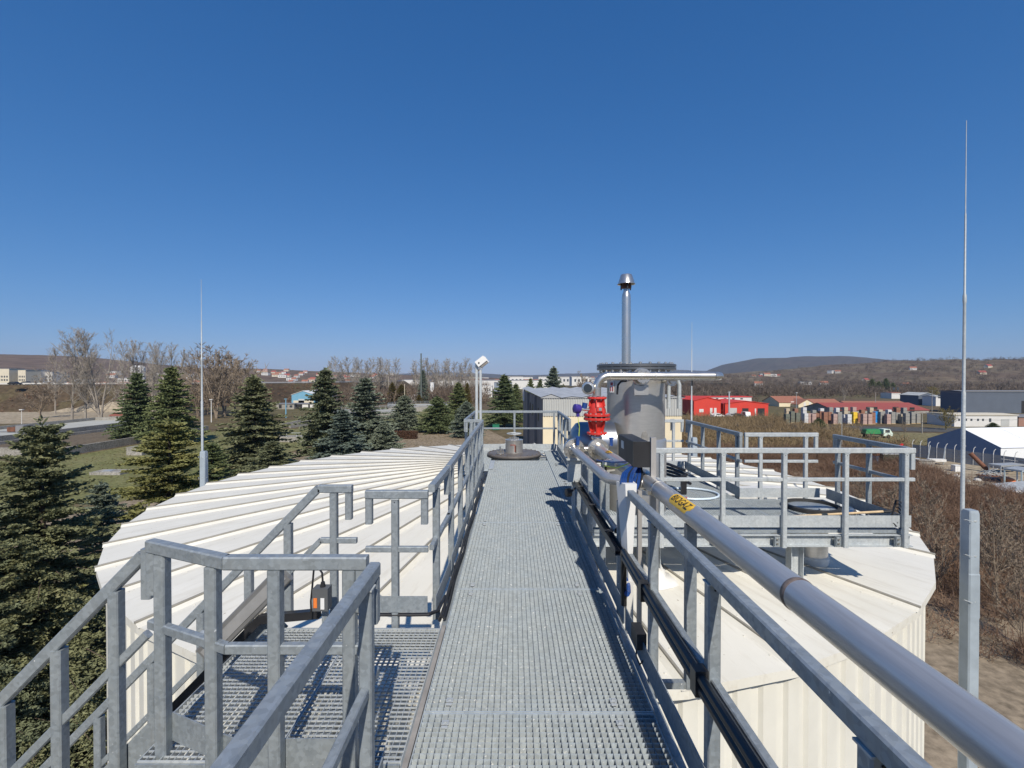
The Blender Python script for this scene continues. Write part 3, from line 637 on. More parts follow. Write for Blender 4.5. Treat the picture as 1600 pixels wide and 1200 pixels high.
flange('flange', t, (AX, 5.885, 0.93), (0.03, -1, 0), 0.13, 0.026, stainless, 8)
MB().lathe([(0.085, 0.0), (0.078, 0.04), (0.063, 0.10)], (AX, 5.83, 0.93), (0, -1, 0.01), 24).build('reducer', stainless, t)
MB().tube([(AX, 5.85, 0.93), (AX+0.01, 5.2, 0.94), (BX-0.02, 4.5, 0.96), (BX, 4.0, BZ)], 0.062, 24).build('rear_run', stainless_pipe, t)
MB().tube([(AX, PYV, 0.925), (AX, PYV, 1.03), (AX, PYV, 1.105)], 0.05, 20).build('riser', stainless, t)
MB().lathe([(0.05, 1.02), (0.07, 1.06), (0.07, 1.07), (0.055, 1.10)], (AX, PYV, 0), n=24).build('cone', stainless, t)
MB().lathe([(0.072, 0), (0.082, 0.05), (0.085, 0.13), (0.078, 0.19), (0.07, 0.22)], (BX-0.01, 4.02, BZ-0.005), (0, -1, 0), 24).build('elbow_boss', stainless, t)
MB().cyl((BX, 3.80, BZ), (BX, 1.805, BZ), BR, n=36).build('pipe_run', stainless_pipe, t)
MB().cyl((BX, 1.80, BZ), (BX, -1.5, BZ), BR, n=36).build('pipe_run', stainless_pipe, t)
MB().lathe([(BR, -0.014), (BR+0.0025, -0.005), (BR+0.0025, 0.005), (BR, 0.014)], (BX, 1.803, BZ), (0,1,0), 36).build('weld_seam', m_plain('heat_tinted_weld', (0.22, 0.17, 0.14), 0.5, 0.3, 0.35, 40), t)
c = MB(); c.lathe([(BR, -0.014), (BR+0.003, -0.014), (BR+0.003, 0.014), (BR, 0.014)], (BX, 3.52, BZ), (0,1,0), 36)
c.bb(BX-BR-0.028, BX-BR+0.0, 3.50, 3.54, BZ-0.035, BZ-0.005); c.build('clamp_band', stainless, t)
# label plates bent round the pipe, with lettering
def pipe_label(parent, text, yc, half_l, half_a, size, ac, r, px, pz):
    n = 10; mb = MB()
    def P(u, a, rr): return (px + rr*math.cos(a), yc - u, pz + rr*math.sin(a))
    prof = [(-half_l, 1.0), (half_l*0.78, 1.0), (half_l, 0.5)]
    vs = []; rows = [(-half_l*0.88, 0.80), (-half_l, 0.60), (-half_l, 0.60)]
    us = [-half_l, -half_l*0.9, half_l*0.72, half_l]; ws = [0.72, 1.0, 1.0, 0.30]
    for u, w in zip(us, ws):
        for j in range(n+1):
            a = ac + half_a*w*(1 - 2*j/n); vs.append(P(u, a, r+0.0012))
    fs = [(i*(n+1)+j, (i+1)*(n+1)+j, (i+1)*(n+1)+j+1, i*(n+1)+j+1) for i in range(3) for j in range(n)]
    mb.add(vs, fs); lab = mb.build('label_plate', yellow_lab, parent)
    cu = bpy.data.curves.new('lettering', 'FONT'); cu.body = text; cu.size = size; cu.align_x = 'CENTER'; cu.align_y = 'CENTER'; cu.resolution_u = 3
    cu.offset = size*0.012; cu.shear = 0.0
    ob = bpy.data.objects.new('lettering_tmp', cu); COL.objects.link(ob); bpy.context.view_layer.update()
    me = bpy.data.meshes.new_from_object(ob.evaluated_get(bpy.context.evaluated_depsgraph_get())); bpy.data.objects.remove(ob)
    import bmesh
    bm = bmesh.new(); bm.from_mesh(me); bmesh.ops.triangulate(bm, faces=bm.faces[:])
    for _ in range(2): bmesh.ops.subdivide_edges(bm, edges=[e for e in bm.edges if e.calc_length() > size*0.08], cuts=2, use_grid_fill=True)
    bmesh.ops.triangulate(bm, faces=bm.faces[:]); bm.to_mesh(me); bm.free()
    o = root_loc(parent)
    for v in me.vertices:
        u, w = v.co.x - half_l*0.06, v.co.y
        v.co = Vector(P(u, ac - w/r, r+0.0026)) - o
    me.materials.clear(); me.materials.append(ink); me.name = 'lettering'
    link('lettering', me, lab)
pipe_label(t, 'BIOGAZ', 2.96, 0.168, 0.74, 0.074, R(124), BR, BX, BZ)
pipe_label(t, 'BIOGAZ', 5.12, 0.13, 0.6, 0.058, R(122), 0.0625, AX+0.015, 0.942)
for y in (2.9, 0.9):
    MB().bb(BX-0.03, BX+0.03, y-0.025, y+0.025, -0.10, BZ-BR-0.004).bb(RX+0.03, BX-0.03, y-0.02, y+0.02, -0.10, -0.06).build('pipe_support', galv, t)
for x, y, z in ((0.79, 5.80, 1.04), (1.20, 5.80, 1.03)):
    MB().cyl((x, y, z-0.05), (x, y, z+0.04), 0.022, n=10).bb(x-0.03, x+0.03, y-0.02, y+0.02, z+0.04, z+0.055).build('blue_tag', blue_tape, t)
# black junction box on its post, cables, white cover
t = thing('junction_box', 'dusty black junction box on a beige profile above the pipes', 'junction box', (1.0, 3.9, 1.1))
mb = MB(); mb.beam((1.01, 3.74, 1.205), (1.01, 4.26, 1.205), 0.125, 0.20, 0.006); mb.build('enclosure', black_dusty, t)
MB().bb(0.944, 1.076, 3.72, 3.738, 1.103, 1.307).build('lid', black_pl, t)
MB().bb(0.9445, 0.947, 4.05, 4.14, 1.20, 1.265).build('sticker', white_dirty, t)
MB().bb(1.078, 1.118, 3.70, 3.74, 0.3, 1.34).build('mounting_post', beige_post, t)
MB().bb(0.915, 0.943, 3.46, 3.50, 0.0, 0.98).build('mounting_post', beige_post, t)
for k in range(7):
    x = 0.965 + 0.012*k
    MB().tube([(x, 3.85, 1.11), (x+0.01*math.sin(k), 3.78, 1.04), (0.90+0.012*k, 3.62, 0.99), (0.86+0.008*k, 3.54, 0.90)], 0.0075, 6).build('cable', blue_tape if k % 3 else black_pl, t)
MB().tube([(0.97, 3.95, 1.11), (0.90, 4.3, 1.04), (0.86, 4.6, 1.00), (0.84, 4.75, 0.985)], 0.008, 6).build('cable', blue_tape, t)
MB().tube([(0.985, 3.95, 1.10), (0.93, 4.25, 1.0), (0.88, 4.5, 0.97), (0.86, 4.6, 0.975)], 0.006, 6).build('cable', green_yellow, t)
MB().bb(0.86, 0.93, 4.53, 4.57, 0.97, 1.01).build('cable_lug', galv_pale, t)
t = thing('cable_cover', 'white tapering cable cover hanging on the right rail beside the walkway', 'cable cover', (0.85, 3.5, 0.0))
mb = MB(); top = [(0.775, 3.56), (0.82, 3.46), (0.905, 3.46), (0.905, 3.56)]; bot = [(0.835, 3.55), (0.855, 3.50), (0.875, 3.50), (0.875, 3.55)]
mb.add([(x, y, 1.03) for x, y in top] + [(x, y, 0.30) for x, y in bot], [(3,2,1,0),(4,5,6,7)] + [(i,(i+1)%4,4+(i+1)%4,4+i) for i in range(4)])
mb.build('cover', white_paint, t)
for k in range(6):
    x = 0.80 + 0.016*k
    MB().tube([(x, 3.51, 1.02), (x+0.004, 3.515, 1.06), (x+0.03, 3.58, 1.085), (0.93+0.01*k, 3.75, 1.10)], 0.0085, 6).build('cable', black_pl if k == 3 else blue_tape, t)
MB().tube([(0.86, 3.53, 0.32), (0.85, 3.50, 0.26), (0.84, 3.45, 0.24), (0.82, 3.40, 0.25)], 0.02, 8).build('tie', blue_tape, t)
MB().beam((0.865, 3.52, 0.30), (0.87, 3.54, -0.1), 0.05, 0.05).build('lower_profile', white_dirty, t)
# black conduits along the right rail
t = thing('rail_conduits', 'pair of black conduits clipped along the inside of the right rail', 'conduit', (0.79, 2, 0.5))
for dz, x in ((0.545, 0.788), (0.495, 0.790)):
    MB().tube([(x, -1.4, dz), (x, 1.0, dz), (x, 2.4, dz), (x+0.004, 3.38, dz+0.02), (x+0.015, 3.44, dz-0.06), (x+0.02, 3.45, dz-0.35)], 0.021, 10).build('conduit', black_pl, t)
for y in (1.08, 2.0, 2.85):
    MB().bb(0.762, 0.818, y-0.03, y+0.03, 0.465, 0.575).build('clip', black_pl, t)
MB().bb(0.775, 0.835, 2.95, 3.10, 0.10, 0.20).build('connector', black_pl, t)
MB().tube([(0.80, 3.05, 0.10), (0.79, 3.03, 0.02), (0.80, 2.98, -0.01), (0.81, 2.94, 0.04)], 0.005, 5).build('lead', black_pl, t)
t = thing('cable_tray', 'dark narrow cable tray below the stainless pipes right of the walkway', 'cable tray', (0.78, 5, 0.5))
mb = MB(); mb.bb(0.755, 0.815, 3.50, 6.45, 0.49, 0.496); mb.bb(0.755, 0.759, 3.50, 6.45, 0.496, 0.545); mb.bb(0.811, 0.815, 3.50, 6.45, 0.496, 0.545)
mb.build('tray', m_plain('dark_tray', (0.06, 0.065, 0.07), 0.45, 0.3), t)
for k in range(3): MB().cyl((0.772+k*0.014, 3.52, 0.51), (0.772+k*0.014, 6.44, 0.51), 0.007, n=6).build('cable', black_pl, t)
for y in (3.9, 4.7, 5.5, 6.2): MB().bb(0.75, 0.822, y-0.03, y+0.03, 0.545, 0.552).build('strap', black_pl, t)
MB().lathe([(0.0, 0), (0.05, 0), (0.055, 0.02), (0.05, 0.06), (0.0, 0.06)], (0.70, 5.75, 0.42), (-1, -0.3, 0), 18).build('siren', black_pl, t)
MB().cyl((0.70, 5.75, 0.42), (0.76, 5.77, 0.47), 0.012, n=8).build('siren_arm', black_pl, t)
# small handles of shut-off valves on the lower line
t = thing('ball_valve', 'stainless ball valve with dark lever on the lower pipe near the walkway', 'valve', (0.9, 4.7, 0.9))
MB().cyl((0.98, 4.62, 0.96), (0.90, 4.62, 0.95), 0.06, n=20).build('body', stainless, t)
MB().lathe([(0.0, 0), (0.06, 0), (0.06, 0.02), (0, 0.022)], (0.90, 4.62, 0.95), (-1, 0, 0), 20).build('face', glass_dark, t)

# ------------------------------------------------------------------ central manhole cover with neck
MC = Vector((0.02, 11.08, 0))
t = thing('central_manhole', 'round brown manhole plate with steel neck and handwheel at the walkway end', 'manhole', (MC.x, MC.y, 0))
MB().lathe([(0.60, 0.005), (0.63, 0.02), (0.63, 0.06), (0.615, 0.075), (0.3, 0.082), (0, 0.082)], MC, n=48).build('cover_plate', brown_plate, t)
MB().lathe([(0.615, 0.004), (0.625, 0.004), (0.635, 0.022), (0.632, 0.038)], MC, n=48).build('seal', rubber, t)
nk = MB().lathe([(0.205, 0.083), (0.205, 0.37), (0.21, 0.38), (0.0, 0.39)], MC, n=32).build('neck', stainless_b, t)
MB().bb(MC.x-0.09, MC.x+0.03, MC.y-0.2085, MC.y-0.2055, 0.27, 0.285).bb(MC.x+0.01, MC.x+0.025, MC.y-0.2085, MC.y-0.2055, 0.12, 0.27).build('red_mark', m_plain('faded_red_mark', (0.32, 0.09, 0.06), 0.6), nk)
MB().bb(MC.x+0.027, MC.x+0.05, MC.y-0.2085, MC.y-0.2055, 0.10, 0.265).build('black_mark', ink, nk)
MB().cyl((MC.x, MC.y, 0.38), (MC.x, MC.y, 0.52), 0.02, n=10).build('spindle', stainless, t)
hw = MB(); hw.tube([(MC.x+0.165*math.cos(a*0.3491), MC.y+0.165*math.sin(a*0.3491), 0.52) for a in range(19)], 0.011, 8)
for k in range(3):
    a = k*2.094; hw.cyl((MC.x, MC.y, 0.51), (MC.x+0.165*math.cos(a), MC.y+0.165*math.sin(a), 0.52), 0.008, n=6)
hw.build('handwheel', galv_pale, t)
for k in range(6):
    a = k*1.05; MB().cyl((MC.x+0.09*math.cos(a), MC.y+0.09*math.sin(a), 0.38), (MC.x+0.09*math.cos(a), MC.y+0.09*math.sin(a), 0.43), 0.018, n=6).build('bolt', stainless, t)
for k in range(24):
    a = 2*math.pi*k/24; MB().cyl((MC.x+0.585*math.cos(a), MC.y+0.585*math.sin(a), 0.076), (MC.x+0.585*math.cos(a), MC.y+0.585*math.sin(a), 0.092), 0.014, n=6).build('bolt', brown_plate, t)
t = thing('valve_cluster', 'little cluster of steel fittings on the manhole plate left of the neck', 'fitting', (-0.3, 10.85, 0.08))
MB().lathe([(0.09, 0.083), (0.09, 0.10), (0.0, 0.102)], (-0.3, 10.85, 0), n=20).build('base', stainless, t)
for k in range(6):
    a = k*1.047; x, y = -0.3+0.07*math.cos(a), 10.85+0.07*math.sin(a)
    MB().cyl((x, y, 0.10), (x, y, 0.18), 0.014, n=8).build('stud', stainless, t)
MB().cyl((-0.3, 10.85, 0.10), (-0.3, 10.85, 0.25), 0.018, n=8).build('stud', stainless, t)

# ------------------------------------------------------------------ floodlight pole
FX, FY = -0.70, 9.45
t = thing('floodlight_pole', 'twin galvanised pole with a tilted white floodlight at its top', 'floodlight', (FX, FY, 0))
MB().beam((FX-0.03, FY, -0.1), (FX-0.03, FY, 2.14), 0.05, 0.06, 0.005).build('pole', galv_pale, t)
MB().beam((FX+0.05, FY-0.02, -0.1), (FX+0.05, FY-0.02, 1.98), 0.045, 0.05, 0.005).build('pole', galv_pale, t)
hd = MB(); a = R(38)
def fl(u, v, y): return (FX+0.075+u*math.cos(a)-v*math.sin(a), FY+y, 2.12+u*math.sin(a)+v*math.cos(a))
def flbox(u0,u1,v0,v1,y0,y1):
    m = MB(); P = [fl(u,v,y) for v in (v0,v1) for u,y in ((u0,y0),(u1,y0),(u1,y1),(u0,y1))]
    m.add(P, [(0,3,2,1),(4,5,6,7),(0,1,5,4),(1,2,6,5),(2,3,7,6),(3,0,4,7)]); return m
h = flbox(-0.10, 0.11, -0.03, 0.095, -0.11, 0.11).build('lamp_housing', white_paint, t)
flbox(-0.085, 0.10, -0.036, -0.031, -0.10, 0.10).build('lamp_glass', lamp_glass, h)
flbox(0.11, 0.125, -0.08, 0.06, -0.11, 0.11).build('visor', white_paint, h)
flbox(-0.06, 0.10, -0.075, -0.037, -0.09, 0.09).build('reflector', lamp_glass, h)
MB().cyl(fl(-0.045, 0.03, -0.112), fl(-0.045, 0.03, -0.12), 0.016, n=12).build('pivot_bolt', ink, t)
MB().beam((FX-0.0, FY-0.035, 2.10), (FX+0.09, FY-0.06, 2.0), 0.04, 0.02).build('bracket', galv_pale, t)

# ------------------------------------------------------------------ lightning masts on their posts
def mast(label, x, y, ztop, zpost, w, r0, full=True, off=0.3):
    t = thing('lightning_mast', label, 'mast', (x, y, GZ), group='lightning masts around the tank')
    mx, my = x - w*off, y + w*0.5 + 0.04
    zs = [(GZ, r0), (1.2, r0), (1.22, r0*0.8), (2.3, r0*0.72), (2.32, r0*0.9), (2.40, r0*0.9), (2.42, r0*0.55), (3.4, r0*0.45), (3.42, r0*0.28), (ztop, r0*0.16)]
    k = ztop/4.55; zs[-1] = (4.55, r0*0.16)
    MB().lathe([(r, z if z < 0 else z*k) for z, r in zs], (mx, my, 0), n=12).build('rod', galv_pale, t)
    if full:
        ch = w*0.10; hw_ = w/2
        poly = [(x-hw_+ch, y-hw_), (x+hw_-ch, y-hw_), (x+hw_, y-hw_+ch), (x+hw_, y+hw_-ch), (x+hw_-ch, y+hw_), (x-hw_+ch, y+hw_), (x-hw_, y+hw_-ch), (x-hw_, y-hw_+ch)]
        mb = MB(); random.seed(3)
        levels = [GZ, zpost-4.0, zpost-2.2, zpost-1.72, zpost-1.70, zpost-1.02, zpost-1.00, zpost-0.4, zpost-0.05, zpost]
        n = 8; vs = []
        for i, z in enumerate(levels):
            s = (1.0, 1.0, 1.02, 1.0, 1.06, 1.05, 0.97, 0.98, 0.94, 0.80)[i]
            vs += [(x+(px-x)*s*(1+random.uniform(-.012, .012)), y+(py-y)*s*(1+random.uniform(-.012, .012)), z) for px, py in poly]
        fs = [(i*n+j, i*n+(j+1)%n, (i+1)*n+(j+1)%n, (i+1)*n+j) for i in range(len(levels)-1) for j in range(n)] + [tuple(range((len(levels)-1)*n, len(levels)*n))]
        mb.add(vs, fs); mb.build('post', blue_grey_post, t, ang=20)
        for z in (zpost-0.16, zpost-0.72, zpost-1.45):
            if z < zpost-0.1:
                b = MB(); b.lathe([(w*0.535, z-0.012), (w*0.545, z-0.010), (w*0.545, z+0.010), (w*0.535, z+0.012)], (x, y, 0), n=8)
                b.cyl((x-w*0.75, y-0.05, z+0.02), (x-w*0.4, y-0.12, z), 0.006, n=5); b.build('strap', galv_pale, t)
    return t
mast('tall lightning rod strapped to a blue-grey post at the right edge', 7.34, 7.6, 5.98, -0.30, 0.175, 0.029, off=0.05)
mast('lightning rod with blue-grey post at the left rim of the tank roof', -8.36, 12.75, 4.5, -0.15, 0.155, 0.030, off=0.75)
mast('thin lightning rod standing behind the right platform', 6.5, 17.0, 3.85, -0.3, 0.18, 0.03)

# ------------------------------------------------------------------ terrain
def pnoise(x, y):
    from mathutils import noise as mn
    return mn.fractal(Vector((x, y, 3.3)), 1.0, 2.0, 4)
def m_ground(name, cols, scale, rough=0.95, scale2=None, kind='Object', stretch=(1,1,1), bmp=0.0):
    m, nt, b = nodes(name); v = coords(nt, kind, stretch)
    n1 = noise(nt, v, scale, 8, 0.62); n2 = noise(nt, v, scale2 or scale*9, 5, 0.6)
    st = [(0.28 + 0.44*i/(len(cols)-1), c) for i, c in enumerate(cols)]
    r1 = ramp(nt, n1, st); r2 = ramp(nt, n2, [(0.3, (0.58,)*3), (0.7, (1.38,)*3)])
    nt.links.new(mix(nt, 1.0, r1.outputs[0], r2.outputs[0], 'MULTIPLY'), b.inputs['Base Color'])
    b.inputs['Roughness'].default_value = rough; b.inputs['Specular IOR Level'].default_value = 0.15
    if bmp: bump(nt, n2, b, bmp, 0.3)
    return m
g_base = m_ground('dry_grassland', [(0.085, 0.062, 0.040), (0.13, 0.098, 0.060), (0.12, 0.105, 0.052), (0.16, 0.125, 0.080)], 0.012, scale2=0.4)
g_dirt = m_ground('packed_dirt', [(0.20, 0.155, 0.105), (0.25, 0.20, 0.14), (0.29, 0.235, 0.17)], 0.12, scale2=2.2)
g_sand = m_ground('pale_sand', [(0.26, 0.215, 0.15), (0.33, 0.275, 0.20), (0.36, 0.31, 0.23)], 0.05, scale2=0.9)
g_grass = m_ground('spring_grass', [(0.125, 0.135, 0.052), (0.17, 0.17, 0.072), (0.22, 0.195, 0.105)], 0.09, scale2=1.6)
g_road = m_ground('asphalt', [(0.075, 0.075, 0.075), (0.10, 0.10, 0.10)], 0.2, scale2=3)
concrete = m_ground('weathered_concrete', [(0.22, 0.205, 0.18), (0.30, 0.285, 0.255), (0.36, 0.34, 0.31)], 0.5, scale2=4)
sludge = m_ground('dry_sludge', [(0.125, 0.098, 0.07), (0.16, 0.13, 0.095)], 0.2, scale2=2)
def sheet(name, pts, mat, dz=0.03):
    mb = MB(); mb.add([(p[0], p[1], GZ+dz) for p in pts], [tuple(range(len(pts)))])
    o = mb.build(name, mat, smooth=False); o['kind'] = 'structure'; return o
mb = MB(); mb.add([(-8000,-1500,GZ), (8000,-1500,GZ), (8000,8800,GZ), (-8000,8800,GZ)], [(0,1,2,3)])
tag(mb.build('ground', g_base, smooth=False), kind='structure')
def gp(*pix): return [ground(x, y) for x, y in pix]
sheet('dirt_yard', [(-46, 40), (8, 20), (14, 30), (2, 96), (-8, 132), (-28, 118), (-40, 100)], g_dirt, 0.03)
sheet('gravel_lot', gp((-400, 668), (40, 662), (190, 655), (235, 645), (180, 638), (-300, 644)), g_sand, 0.03)
sheet('lawn', [(-95, 52), (-44, 52), (-40, 128), (-78, 132), (-79, 80)], g_grass, 0.045)
sheet('lawn', [(-40, 128), (-4, 128), (-6, 210), (-60, 215), (-78, 140)], g_grass, 0.05)
sheet('dirt_track', [(9.5, 3), (40, 3), (30, 26), (21, 31), (13, 33), (10, 24)], g_dirt, 0.03)
sheet('road', [(66, 133), (160, 112), (400, 62), (400, 70), (162, 123), (66, 146)], g_road, 0.05)
sheet('lawn', [(70, 106), (110, 88), (150, 76), (300, 50), (400, 58), (160, 108), (66, 130)], m_ground('dry_lawn', [(0.15, 0.13, 0.06), (0.19, 0.165, 0.085), (0.20, 0.175, 0.10)], 0.07, scale2=1.4), 0.035)
sheet('scrapyard', gp((1400, 738), (1450, 716), (1640, 745), (1900, 800), (1900, 850), (1600, 772), (1480, 752)), g_sand, 0.06)

def smooth(s): s = max(0.0, min(1.0, s)); return s*s*(3-2*s)
def interp(tab, x):
    if x <= tab[0][0]: return tab[0][1]
    for (a, ya), (b, yb) in zip(tab, tab[1:]):
        if x <= b: return ya + (yb-ya)*(x-a)/(b-a)
    return tab[-1][1]
class Hill:
    def __init__(s, skyline, D, depth, amp, foot=GZ): s.t, s.D, s.dp, s.amp, s.foot = skyline, D, depth, amp, foot
    def z(s, X, Y):
        px = X/s.D*FPX + VX; hr = EYE - (interp(s.t, px) - VY)/FPX*s.D
        k = smooth((Y - (s.D-s.dp))/s.dp) if Y <= s.D else 1 - 0.6*smooth((Y-s.D)/s.dp)
        return s.foot - 0.6 + (hr - s.foot)*k + s.amp*pnoise(X/s.dp*5, Y/s.dp*5)*min(1, 3*k)
    def build(s, name, mat, step=8, rows=26):
        x0, x1 = s.t[0][0], s.t[-1][0]; n = int((x1-x0)/step); vs = []; R_ = rows + 8
        for i in range(n+1):
            X = (x0 + (x1-x0)*i/n - VX)/FPX*s.D
            for j in range(R_+1):
                Y = s.D - s.dp + s.dp*j/rows; vs.append((X, Y, s.z(X, Y)))
        w = R_+1; mb = MB(); mb.add(vs, [(i*w+j, (i+1)*w+j, (i+1)*w+j+1, i*w+j+1) for i in range(n) for j in range(R_)])
        o = mb.build(name, mat, ang=180); o['kind'] = 'structure'; return o
h_brown = m_ground('wooded_hillside', [(0.075, 0.055, 0.042), (0.125, 0.092, 0.066), (0.14, 0.112, 0.075), (0.24, 0.19, 0.135)], 0.012, scale2=0.11, stretch=(1, 0.45, 1.6), bmp=1.0)
h_left = m_ground('ploughed_hillside', [(0.10, 0.068, 0.05), (0.14, 0.098, 0.072), (0.12, 0.10, 0.065)], 0.006, scale2=0.06, stretch=(1, 0.3, 2.0), bmp=0.6)
h_far = m_ground('far_forest', [(0.055, 0.045, 0.04), (0.075, 0.06, 0.05), (0.065, 0.062, 0.045)], 0.003, scale2=0.02)
hillL = Hill([(-900,575),(-500,566),(-200,560),(0,555),(40,554),(100,556),(150,562),(240,570),(320,576),(420,577),(500,580),(600,585),(700,588),(800,591)], 1500, 1000, 3)
hillL.build('hill', h_left)
hillR = Hill([(1020,592),(1100,589),(1160,587),(1230,580),(1300,574),(1350,568),(1400,565),(1440,563),(1470,565),(1500,566),(1560,562),(1600,564),(1750,560),(2000,556),(2600,565)], 1250, 800, 9)
hillR.build('hill', h_brown, 7)
hillM = Hill([(1060,593),(1100,591),(1130,583),(1150,573),(1165,566),(1195,559),(1225,560),(1260,557),(1290,557),(1320,559),(1345,562),(1400,564),(1450,570),(1540,580),(1700,592)], 4200, 1800, 10)
hillM.build('mountain', h_far)
hillF = Hill([(200,592),(400,588),(500,586),(600,585),(690,582),(745,583),(790,586),(830,586),(880,584),(940,582),(1000,580),(1060,578),(1110,580),(1180,586),(1300,592)], 6500, 1800, 8)
hillF.build('mountain', h_far)

# highway embankment on the left
EB = [(-620, 190), (-330, 208), (-190, 222), (-150, 262), (-128, 330), (-118, 430), (-150, 620)]
EZ = -0.9
def offset_line(pts, off):
    out = []
    for i, p in enumerate(pts):
        a = Vector(pts[max(0, i-1)]); b = Vector(pts[min(len(pts)-1, i+1)]); d = (b-a).normalized()
        out.append((p[0] + d.y*off, p[1] - d.x*off))
    return out
def strip(mb, la, za, lb, zb, m=0):
    vs = [(x, y, za) for x, y in la] + [(x, y, zb) for x, y in lb]; n = len(la)
    mb.add(vs, [(i, i+1, n+i+1, n+i) for i in range(n-1)], m)
mb = MB(); strip(mb, offset_line(EB, 24), GZ-0.2, offset_line(EB, 8), EZ); strip(mb, offset_line(EB, 8), EZ, offset_line(EB, -8), EZ); strip(mb, offset_line(EB, -8), EZ, offset_line(EB, -24), GZ-0.2)
emb = tag(mb.build('embankment', m_ground('dead_bramble', [(0.055, 0.040, 0.028), (0.085, 0.062, 0.040), (0.10, 0.088, 0.045)], 0.05, scale2=0.7), ang=10), kind='structure')
mb = MB(); strip(mb, offset_line(EB, 6.5), EZ+0.05, offset_line(EB, -6.5), EZ+0.05)
tag(mb.build('highway', g_road, smooth=False), kind='structure')
t = thing('crash_barrier', 'pale steel crash barrier along the highway embankment on the left', 'barrier', (-190, 222, EZ))
mb = MB(); strip(mb, offset_line(EB, 7.2), EZ+0.35, offset_line(EB, 7.3), EZ+0.95); strip(mb, offset_line(EB, 7.1), EZ+0.95, offset_line(EB, 7.1), EZ+0.35)
mb.build('beam', white_dirty, t, smooth=False)

ORD = ['first', 'second', 'third', 'fourth', 'fifth', 'sixth', 'seventh', 'eighth', 'ninth', 'tenth', 'eleventh', 'twelfth']
# ------------------------------------------------------------------ vegetation builders
def m_leaf(name, c1, c2, c3=None, scale=1.1):
    m, nt, b = nodes(name); v = coords(nt, 'Object'); oi = N(nt, 'ShaderNodeObjectInfo')
    r1 = ramp(nt, noise(nt, v, scale, 4, 0.65), [(0.32, c1), (0.62, c2), (0.78, c3 or c2)])
    r2 = ramp(nt, oi.outputs['Random'], [(0.0, (0.86, 0.90, 0.95)), (1.0, (1.12, 1.06, 0.95))])
    nt.links.new(mix(nt, 1.0, r1.outputs[0], r2.outputs[0], 'MULTIPLY'), b.inputs['Base Color'])
    b.inputs['Roughness'].default_value = 0.65; b.inputs['Specular IOR Level'].default_value = 0.25
    tl = N(nt, 'ShaderNodeBsdfTranslucent'); mx = N(nt, 'ShaderNodeMixShader'); mx.inputs[0].default_value = 0.15     # light through thin needles and leaves
    nt.links.new(b.inputs['Base Color'].links[0].from_socket, tl.inputs[0]); nt.links.new(b.outputs[0], mx.inputs[1]); nt.links.new(tl.outputs[0], mx.inputs[2])
    nt.links.new(mx.outputs[0], nt.nodes['Material Output'].inputs[0])
    return m
leaf_olive = m_leaf('olive_spruce_needles', (0.14, 0.16, 0.092), (0.215, 0.23, 0.13), (0.29, 0.265, 0.15))
leaf_yellow = m_leaf('yellowish_spruce_needles', (0.195, 0.202, 0.072), (0.286, 0.273, 0.104), (0.403, 0.338, 0.150))
leaf_green = m_leaf('dark_spruce_needles', (0.114, 0.149, 0.071), (0.185, 0.220, 0.102), (0.270, 0.263, 0.121))
leaf_blue = m_leaf('blue_spruce_needles', (0.14, 0.175, 0.14), (0.21, 0.25, 0.195), (0.27, 0.275, 0.19))
leaf_ochre = m_leaf('ochre_thuja_foliage', (0.10, 0.080, 0.018), (0.15, 0.115, 0.028), (0.17, 0.12, 0.04))
bark = m_plain('spruce_bark', (0.085, 0.062, 0.048), 0.9, 0, 0.3, 6)
bark_pale = m_plain('pale_poplar_bark', (0.33, 0.295, 0.25), 0.9, 0, 0.2, 2, kind='Object')
bark_brown = m_plain('brown_twig_bark', (0.24, 0.19, 0.14), 0.9, 0, 0.25, 2)
bark_grey = m_plain('grey_twig_bark', (0.30, 0.265, 0.225), 0.9, 0, 0.2, 2)

